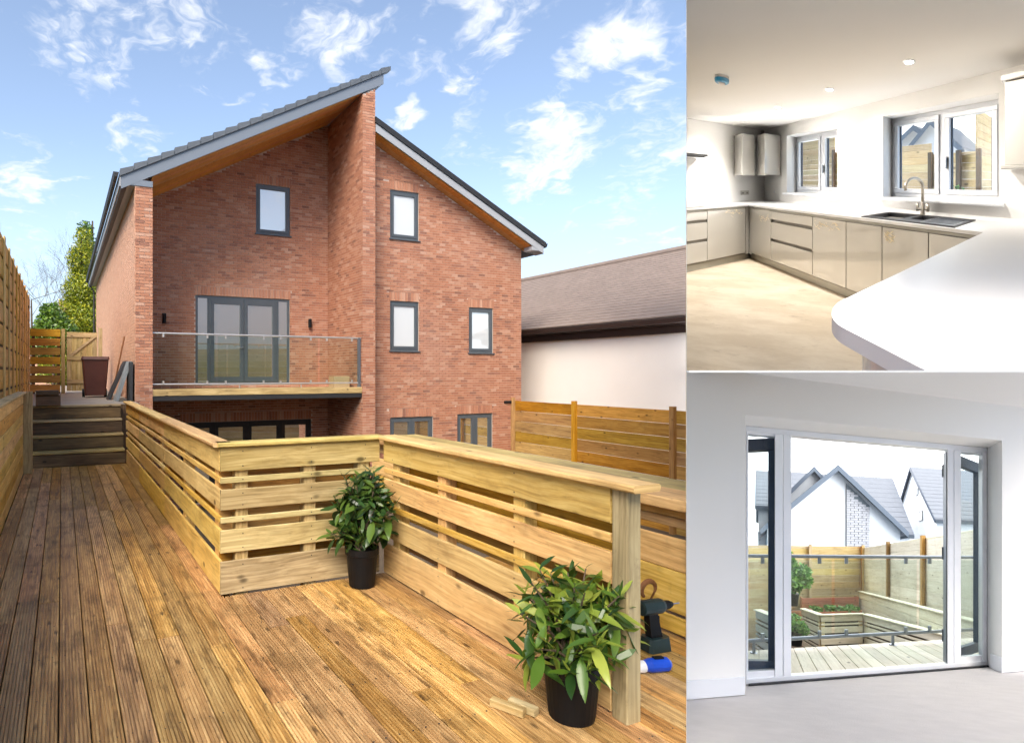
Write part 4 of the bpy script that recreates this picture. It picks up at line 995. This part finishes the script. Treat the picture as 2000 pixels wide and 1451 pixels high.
MB(KIT).lathe((3.45, .09, .9212), [(.030, 0), (.030, .012), (.021, .02), (.021, .13), (.014, .14)], 16).build('base', 'brushed_nickel', tp, smooth=False)
sp = [(3.45, .09, 1.05), (3.45, .09, 1.20)]+[(3.45-.045*(1-math.cos(x)), .09+.10*(1-math.cos(x)), 1.215+.10*math.sin(x)) for x in [rad(q) for q in range(0, 181, 15)]]+[(3.36, .29, 1.185)]
MB(KIT).tube(sp, .0125, 10).build('spout', 'brushed_nickel', tp, smooth=True)
for sgn in (-1, 1):
    h_ = MB(KIT).tube([(3.45, .09, .985), (3.45+sgn*.06, .09, .985)], .013, 10).build('valve', 'brushed_nickel', tp, smooth=True)
    MB(KIT).tube([(3.45+sgn*.06, .09, .96), (3.45+sgn*.06, .09, 1.045)], .012, 10).build('lever', 'brushed_nickel', h_, smooth=True)
# ceiling lamps and alarm
LAMPS = ['brightest downlight in the ceiling above the wide window', 'second downlight in the ceiling row, between the two windows', 'third downlight in the ceiling row, above the small window', 'farthest downlight in the ceiling over the corner wall cabinets']
for k, a_ in enumerate((3.64, 2.655, 1.631, .678)):
    t_ = thing('downlight', LAMPS[k], 'lamp', KIT(a_, .70, KH), 'ceiling downlights in the kitchen')
    MB(KIT).lathe((a_, .70, KH), [(.052, -.001), (.050, -.008), (.036, -.008), (.034, -.002)], 20).build('bezel', 'pvc_white', t_)
    MB(KIT).lathe((a_, .70, KH), [(.033, -.003), (.030, -.006), (.001, -.007)], 16).build('lens', 'lamp_glow', t_)
    li = bpy.data.lights.new('downlight_lamp', 'SPOT'); li.energy = (42, 42, 46, 56)[k]; li.color = (1, .955, .89); li.shadow_soft_size = .06; li.spot_size = rad(160); li.spot_blend = .55
    lo_ = bpy.data.objects.new('downlight_lamp', li); col.objects.link(lo_); lo_.parent = t_; lo_.location = (0, 0, -.03)
al = thing('smoke_alarm', 'ceiling smoke alarm with a bright blue dust cap', 'alarm', KIT(2.14, 1.626, KH))
MB(KIT).lathe((2.14, 1.626, KH), [(.062, -.001), (.062, -.018), (.055, -.022)], 22).build('base', 'alarm_white', al)
MB(KIT).lathe((2.14, 1.626, KH), [(.058, -.0225), (.064, -.028), (.060, -.056), (.050, -.066), (.001, -.067)], 22).build('dust_cap', 'blue_cap', al)
MB(KIT).lathe((2.14, 1.626, KH), [(.030, -.0675), (.026, -.078), (.001, -.080)], 18).build('sensor', 'alarm_white', al)
# outside the kitchen windows
fence('pale board fence seen through both kitchen windows', KIT, 0, -1.55, [(-2.6, -.9, 2.42), (-.9, .42, 2.42), (.42, 1.5, 1.98), (1.5, 2.78, 1.93), (2.78, 3.25, 1.74), (3.25, 3.55, 1.74)], .55, 1.9, .125, .003, 'fence_pale', 'sleeper_wood', side=1, clip=CL_KIT, group='fences outside the kitchen windows', posth=.03, pw=.07)
fence('tall sunlit fence at the right side of the wide kitchen window', KIT, 1, 3.47, [(-2.6, -1.6, 2.42), (-3.6, -2.6, 2.62)], .55, 1.98, .125, .003, 'fence_pale', 'fence_pale', side=1, clip=CL_KIT, group='fences outside the kitchen windows', pw=.05)
def gable_house(name, label, fr, a0, a1, b0, b1, zb, ze, zridge, wallm, roofm, clip, oh=.25, ridge='b', fascia='fascia_grey', thick=.14, panel=None, wins=(), group=None, courses=0, sidewins=()):
    """ridge 'b': gable faces the viewer; ridge 'a': long roof slope faces the viewer"""
    t_ = thing(name, label, 'house', fr((a0+a1)/2, (b0+b1)/2, zb), group)
    am, bm_ = (a0+a1)/2, (b0+b1)/2
    if ridge == 'b':
        MB(fr).prism([(a0, zb), (a1, zb), (a1, ze), (am, zridge), (a0, ze)], 1, 0, 2, b0, b1).build('wall', wallm, t_, clip=clip)
        k = (zridge-ze)/(am-a0)
        for sg in (-1, 1):
            e = am+sg*((am-a0)+oh); ez = ze-k*oh
            ra = MB(fr).prism([(am, zridge+.02), (e, ez+.02), (e, ez+thick), (am, zridge+thick+.02)], 1, 0, 2, b0-oh, b1+oh).build('roof', roofm, t_, clip=clip)
            MB(fr).prism([(am, zridge-.12), (e, ez-.12), (e, ez+thick-.02), (am, zridge+thick)], 1, 0, 2, b1+oh+.005, b1+oh+.05).build('fascia', fascia, t_, clip=clip)
            MB(fr).prism([(e-sg*.02, ez-.12), (e+sg*.12, ez-.12), (e+sg*.12, ez+.02), (e-sg*.02, ez+.02)], 1, 0, 2, b0, b1+oh+.06).build('gutter', 'frame_grey', ra, clip=clip)
            for c_ in range(courses):
                f0 = c_/courses; x0 = e+(am-e)*f0; zz_ = ez+(zridge-ez)*f0+thick
                MB(fr).tube([(x0, b0-oh, zz_+.0), (x0, b1+oh, zz_+.0)], .018, 4).build('tile_course', roofm, ra, clip=clip)
    else:
        MB(fr).prism([(b0, zb), (b1, zb), (b1, ze), (bm_, zridge), (b0, ze)], 0, 1, 2, a0, a1).build('wall', wallm, t_, clip=clip)
        k = (zridge-ze)/(bm_-b0)
        for sg in (-1, 1):
            e = bm_+sg*((bm_-b0)+oh); ez = ze-k*oh
            ra = MB(fr).prism([(bm_, zridge+.02), (e, ez+.02), (e, ez+thick), (bm_, zridge+thick+.02)], 0, 1, 2, a0-oh, a1+oh).build('roof', roofm, t_, clip=clip)
            MB(fr).box((a0-oh, a1+oh), (e-.02, e+.10), (ez-.14, ez+.02)).build('gutter', 'frame_grey', ra, clip=clip)
            for aa in (a0-oh-.05, a1+oh+.005):
                MB(fr).prism([(bm_, zridge-.1), (e, ez-.1), (e, ez+thick), (bm_, zridge+thick+.02)], 0, 1, 2, aa, aa+.045).build('fascia', fascia, t_, clip=clip)
            for c_ in range(courses if sg > 0 else 0):
                f0 = (c_+.3)/courses; y_ = e+(bm_-e)*f0; zz_ = ez+(zridge-ez)*f0+thick
                MB(fr).tube([(a0-oh, y_, zz_+.005), (a1+oh, y_, zz_+.005)], .022, 4).build('tile_course', roofm, ra, clip=clip)
    for (y0, y1, z0, z1) in sidewins:
        wo = MB(fr).box((a0-.05, a0-.002), (y0, y1), (z0, z1)).build('window', 'frame_grey', t_, clip=clip)
        MB(fr).box((a0-.06, a0-.051), (y0+.08, y1-.08), (z0+.08, z1-.08)).build('pane', 'sky_tint_pane', wo, clip=clip)
    for (x0, x1, z0, z1) in wins:
        wo = MB(fr).box((x0, x1), (b1+.002, b1+.05), (z0, z1)).build('window', 'pvc_white', t_, clip=clip)
        MB(fr).box((x0+.08, x1-.08), (b1+.051, b1+.06), (z0+.08, z1-.08)).build('pane', 'sky_tint_pane', wo, clip=clip)
    return t_
gable_house('outside_house', 'white gabled house seen in the left light of the wide kitchen window', KIT, -3.3, .05, -12, -9, .4, 2.75, 3.92, 'bright_render', 'tile_slate', CL_KIT, oh=.2)
gable_house('outside_house', 'white house with low slate eaves seen in the right light of the wide kitchen window', KIT, -1.2, 1.05, -10.6, -7.6, .4, 2.62, 3.75, 'bright_render', 'tile_slate', CL_KIT, oh=.15)
tree('garden_plant', 'low green plant below the fence outside the wide kitchen window', 'plant', KIT(3.22, -1.05, .85), [(0, 0, .22, .22, .14), (.25, .2, .2, .2, .12), (-.25, -.15, .16, .2, .1)], 'garden_leaf', 700, .07, (.2, .012))

# ================================================================== LOUNGE
def lpart(name, mat, parent, a, b, c, ch=0., ax=None): return part(name, mat, parent, LOU, a, b, c, ch, ax, CL_LOU)
LH = 2.475
LX0, LX1, LZ1 = 0.0, 2.285, 2.15
near2 = [(Vector((0, 3.0, 0)), Vector((0, -1, 0)))]
struct(MB(LOU).box((-1.6, 5.2), (-.235, 2.4), (-.1, -.004)).build('lounge_floor', 'carpet', clip=CL_LOU+near2))
struct(MB(LOU).box((-1.6, 5.2), (-.235, 2.4), (LH, LH+.08)).build('lounge_ceiling', 'ceiling_paint', clip=CL_LOU+near2))
struct(MB(LOU).sheet(1, 0, -.33, [-1.6, LX0, LX1, 5.2], [-.1, LZ1, LH], lambda x, y: not (LX0 < x < LX1 and y < LZ1)).build('lounge_wall', 'wall_paint', clip=CL_LOU))
for nm, a, b in (('skirting_board', (-1.5, -.0), (.0015, .018)), ('skirting_board', (LX1, 5.1), (.0015, .018))):
    o_ = struct(lpart(nm, 'pvc_white', None, a, b, (0, .14), .004)); 
struct(lpart('skirting_board', 'pvc_white', None, (LX1-.016, LX1-.0015), (-.16, .017), (0, .14), .004))
fd = thing('french_doors', 'white framed french doors standing open onto the balcony', 'door', LOU(1.1, -.2, 0))
B0, B1 = -.236-.06, -.236+.01
fm = MB(LOU)
for (x0, x1, z0, z1) in ((.002, 2.283, .0, .05), (.002, 2.283, 2.10, 2.148), (.002, .018, .05, 2.10), (.235, .302, .05, 2.10), (.306, .372, .05, 2.10), (1.85, 1.917, .05, 2.10), (1.921, 1.995, .05, 2.10), (2.228, 2.283, .05, 2.10)):
    fm.box((x0, x1), (B0, B1), (z0, z1), .004)
for (x0, x1) in ((.018, .235), (1.995, 2.228)): fm.box((x0, x1), (B0, B1-.012), (.05, .105)).box((x0, x1), (B0, B1-.012), (2.085, 2.10))
fm.build('frame', 'pvc_white', fd, clip=CL_LOU)
for (x0, x1) in ((.018, .235), (1.995, 2.228)): MB(LOU).box((x0, x1), (-.268, -.262), (.105, 2.085)).build('side_light', 'clear_glass', fd, clip=CL_LOU)
lpart('threshold', 'gutter_black', fd, (.02, 2.28), (B1+.001, B1+.03), (-.002, .012))
def leafdoor(hx, hb, ang, Wd):
    """open door leaf: navy outside, white inside edge, glass pane, handle"""
    c_, s_ = math.cos(ang), math.sin(ang)
    A = LOU.A*c_ + LOU.B*s_; Bv = LOU.B*c_ - LOU.A*s_
    fr = Frame(LOU(hx, hb, 0), A, Bv)
    d_ = MB(fr)
    for (x0, x1, z0, z1) in ((0, Wd, .06, .165), (0, Wd, 1.985, 2.09), (0, .085, .165, 1.985), (Wd-.12, Wd, .165, 1.985)): d_.box((x0, x1), (-.03, .03), (z0, z1), .004)
    o_ = d_.build('door_leaf', 'frame_navy', fd, clip=CL_LOU)
    MB(fr).box((.085, Wd-.12), (-.004, .004), (.165, 1.985)).build('pane', 'clear_glass', o_, clip=CL_LOU)
    MB(fr).box((Wd-.06, Wd-.03), (.031, .036), (.90, 1.16), .003).tube([(Wd-.045, .036, 1.06), (Wd-.045, .075, 1.06), (Wd-.15, .075, 1.06)], .009).build('handle', 'steel', o_, clip=CL_LOU)
    return o_
leafdoor(.27, -.305, rad(180+22), .72)
leafdoor(1.93, -.305, rad(-30), .62)
hg = MB(LOU)
for z_ in (.25, 1.05, 1.85): hg.tube([(1.845, -.30, z_), (1.845, -.30, z_+.12)], .011, 8)
hg.build('hinge', 'frame_grey', fd, clip=CL_LOU)
lpart('jamb_strip', 'rail_grey', fd, (1.842, 1.849), (-.30, -.24), (.06, 2.08))
# balcony outside: boards, glass railing
bd = struct(MB(LOU).box((-1.2, 4.2), (-1.70, -.34), (-.20, -.075)).build('balcony_deck', 'weathered_pale', clip=CL_LOU))
for k in range(38):
    a_ = -1.15+k*.14
    MB(LOU).box((a_, a_+.134), (-1.72, -.335), (-.073, -.048), .003, 1).build('balcony_board', 'weathered_pale', bd, clip=CL_LOU)
gr = thing('glass_railing', 'glass balcony railing with two grey tubes outside the open doors', 'railing', LOU(1.3, -1.55, -.05))
for z_ in (1.10, .105): MB(LOU).tube([(-1.1, -1.55, z_), (4.1, -1.55, z_)], .021, 10).build('rail_tube', 'rail_grey', gr, clip=CL_LOU)
for x_ in (.05, 1.79, 3.4): MB(LOU).tube([(x_, -1.55, -.047), (x_, -1.55, -.035), (x_, -1.55, -.034), (x_, -1.55, .09)], [.04, .04, .016, .016], 10).build('foot', 'rail_grey', gr, clip=CL_LOU)
for x0, x1 in ((-.75, .24), (.30, .84-.02), (.86, 2.02), (2.06, 3.1)):
    pass
for x0, x1 in ((-.95, -.06), (.0, .98), (1.02, 2.12), (2.16, 3.2)):
    MB(LOU).box((x0, x1), (-1.555, -1.545), (.13, 1.06)).build('glass_panel', 'rail_glass', gr, clip=CL_LOU)
    for x_ in (x0+.15, x1-.15):
        for z_ in (1.05, .15): MB(LOU).box((x_-.022, x_+.022), (-1.572, -1.528), (z_-.04, z_+.035), .008).build('clamp', 'rail_grey', gr, clip=CL_LOU)
# garden beyond: ground, fences, sunken railings, planters
struct(MB(LOU).box((-6, 9), (-13, -1.75), (-1.6, -1.5)).build('lower_garden', 'earth', clip=CL_LOU))
G2 = 'fences in the garden beyond the french doors'
fence('pale yellow back fence behind the red planters beyond the doors', LOU, 0, -10.0, [(-3.2, -1.0), (-1.0, 1.86), (1.86, 3.78)], -1.5, 1.66, .235, .002, 'fence_pale', 'fence_pale', side=1, clip=CL_LOU, group=G2)
fence('pale stained side fence running toward the right hand door', LOU, 1, 3.80, [(-9.95, -7.2), (-7.2, -4.84), (-4.84, -2.2), (-2.2, .0)], -1.5, 1.62, .235, .002, 'weathered_pale', 'fence_wood', side=-1, clip=CL_LOU, group=G2)
rw = thing('retaining_wall', 'low weathered board wall in front of the side fence', 'wall', LOU(3.5, -6, -1.5))
for k in range(7): part('wall_board', 'weathered_pale', rw, LOU, (3.52, 3.55), (-9.6, -2.3), (-1.5+k*.222, -1.29+k*.222), .006, 1, CL_LOU)
part('cap', 'weathered_pale', rw, LOU, (3.48, 3.66), (-9.6, -2.3), (.055, .085), .005, 1, CL_LOU)
def slat_rail(label, P0, P1, ztop, zbot, clip=CL_LOU, mat='weathered_pale'):
    d = Vector((P1[0]-P0[0], P1[1]-P0[1])); L_ = d.length; d /= L_
    fr = Frame(LOU(P0[0], P0[1], 0), LOU.A*d.x+LOU.B*d.y, LOU.B*d.x-LOU.A*d.y)
    t_ = thing('slatted_railing', label, 'railing', LOU((P0[0]+P1[0])/2, (P0[1]+P1[1])/2, zbot), 'slatted railings round the sunken well')
    z_ = ztop-.03
    k = 0
    while z_ > zbot+.1:
        h_ = .16 if k % 2 == 0 else .05
        MB(fr).box((0.002, L_-.002), (-.012, .012), (z_-h_, z_), .004, 0).build('slat', mat, t_, clip=clip); z_ -= h_+.045; k += 1
    MB(fr).box((.01, L_-.01), (-.125, -.106), (zbot, ztop-.06)).build('gap_shade_backing', 'sleeper_wood', t_, clip=clip)  # dark panel added to imitate shade between the slats
    MB(fr).box((-.03, L_+.03), (-.13, .05), (ztop-.027, ztop+.005), .006, 0).build('cap', mat, t_, clip=clip)
    for x_ in (.06, L_-.06): MB(fr).box((x_-.045, x_+.045), (-.105, -.0135), (zbot, ztop-.03), .004, 2).build('post', 'fence_pale', t_, clip=clip)
slat_rail('short boarded railing end nearest the potted tree beyond the doors', (1.35, -8.1), (1.64, -6.62), -.30, -1.5)
slat_rail('slatted railing across the far side of the sunken well', (1.68, -6.59), (2.80, -6.54), -.30, -1.5)
slat_rail('long slatted railing along the right side of the sunken well', (2.84, -6.50), (3.49, -3.4), -.31, -1.5)
slat_rail('slatted railing with pale cap glimpsed through the left side light', (.05, -6.0), (.55, -4.2), -.05, -1.5)
def planter(label, a0, a1, b0, b1, z0, z1, n):
    t_ = thing('timber_planter', label, 'planter', LOU((a0+a1)/2, b1, z0), 'red timber planters by the back fence')
    h_ = (z1-z0)/n
    for k in range(n): MB(LOU).box((a0, a1), (b1-.03, b1), (z0+k*h_+.004, z0+(k+1)*h_-.004), .006, 0).build('planter_board', 'red_planter_wood', t_, clip=CL_LOU)
    MB(LOU).box((a0, a0+.03), (b0, b1-.031), (z0, z1)).box((a1-.03, a1), (b0, b1-.031), (z0, z1)).build('side', 'red_planter_wood', t_, clip=CL_LOU)
    MB(LOU).box((a0+.031, a1-.031), (b0, b1-.032), (z0, z1-.05)).build('soil', 'soil', t_, clip=CL_LOU)
    return t_
planter('long red timber planter against the back fence', 1.50, 3.45, -9.85, -9.3, -1.5, -.10, 7)
planter('lower red timber planter left of the sunken well', .2, 1.75, -9.2, -8.6, -1.5, -.42, 5)
planter('front red timber planter in the middle of the garden with trailing plants', 1.75, 3.4, -9.2, -8.7, -1.5, -.50, 5)
def gplant(label, a, b, z_, blobs, n, s_, pot=None, mat='garden_leaf'):
    P_ = LOU(a, b, z_); t_ = thing('garden_plant', label, 'plant', P_, 'plants in the garden beyond the doors')
    fr = Frame(P_, (1, 0, 0), (0, 1, 0))
    if pot: MB(fr).lathe((0, 0, 0), [(pot*.8, 0), (pot, pot*1.7), (pot*1.06, pot*1.7), (pot*1.06, pot*1.9), (pot*.9, pot*1.9)], 18).build('pot', 'black_plastic', t_, clip=CL_LOU)
    MB(fr).tube([(0, 0, .02), (0, 0, max(bb[2] for bb in blobs))], [.025, .01], 6).build('stem', 'bark', t_)
    crown('crown', mat, t_, [(P_.x+bb[0], P_.y+bb[1], P_.z+bb[2], bb[3], bb[4]) for bb in blobs], n, s_)
gplant('upright green shrub in a black pot left of the red planter', .92, -6.6, -.02, [(-.05, 0, .75, .22, .2), (-.02, 0, .55, .30, .25), (.25, 0, .85, .2, .2), (.0, 0, 1.0, .15, .25), (.3, 0, .62, .2, .2), (-.05, 0, 1.15, .12, .22)], 1500, .11, pot=.16)
gplant('small round shrub in a dark pot beside the boarded railing end', 1.02, -6.9, -1.10, [(0, 0, .55, .26, .25), (.1, 0, .42, .25, .2)], 700, .09, pot=.2)
gplant('trailing green plants in the front red planter', 2.4, -8.95, -.55, [(-.5, 0, .1, .2, .1), (0, 0, .12, .22, .12), (.45, 0, .1, .2, .1), (.8, .1, .1, .2, .1)], 700, .09)
GH = 'white houses beyond the garden'
NB = 'white gabled house in the middle with a grey stone panel beyond the garden'
hs_ = gable_house('outside_house', NB, LOU, .55, 7.7, -26, -16.2, -2, 2.9, 6.0, 'bright_render', 'tile_slate', CL_LOU, oh=.35, thick=.2, group=GH)
def stone_panel(parent, a0, a1, bf, z0, topf):
    z_ = z0; k = 0
    base = MB(LOU).prism([(a0, z0), (a1, z0), (a1, topf(a1)), (a0, topf(a0))], 1, 0, 2, bf, bf+.05).build('stone_panel', 'slab_grey', parent, clip=CL_LOU)
    MATS['stone_pale'] = MATS.get('stone_pale') or plain('stone_pale', (.55, .54, .56), .9, .3, 4, .2)
    while z_ < topf(a0)-.12:
        x = a0-(.2 if k % 2 else 0)
        while x < a1:
            x0, x1 = max(a0, x)+.01, min(a1, x+.42)-.01
            if x1-x0 > .05 and z_+.12 < topf(x1): MB(LOU).box((x0, x1), (bf+.051, bf+.075+random.uniform(0, .02)), (z_+.006, z_+.114)).build('stone', 'stone_pale', base, clip=CL_LOU)
            x += .43
        z_ += .125; k += 1
stone_panel(hs_, 4.63, 5.92, -16.2, 1.5, lambda a_: 6.0-(a_-4.125)*(3.1/3.575)-.25)
gable_house('outside_house', 'long slate roof behind the middle white house', LOU, 2.5, 9.8, -27.4, -19.8, -2, 3.1, 7.45, 'bright_render', 'tile_slate', CL_LOU, ridge='a', oh=.2, group=GH, courses=12)
gable_house('outside_house', 'white gable peeping over the left slope of the middle house', LOU, 1.2, 5.24, -19.6, -18.5, -2, 4.4, 6.5, 'bright_render', 'tile_slate', CL_LOU, oh=.25, thick=.18, group=GH)
gable_house('outside_house', 'white house with a steep slate roof and blue verge seen at the right', LOU, 11.6, 22, -27.5, -19.5, -2, 4.1, 8.4, 'bright_render', 'tile_slate', CL_LOU, ridge='a', oh=.2, fascia='frame_navy', group=GH, courses=14, sidewins=((-22.9, -22.4, 6.2, 6.7), (-22.3, -21.6, 4.2, 4.9)))
gable_house('outside_house', 'narrow slate roofed house seen through the left side light', LOU, .1, 2.3, -27.5, -20.5, -2, 4.6, 7.5, 'bright_render', 'tile_slate', CL_LOU, ridge='a', oh=.15, fascia='frame_navy', group=GH, courses=10)
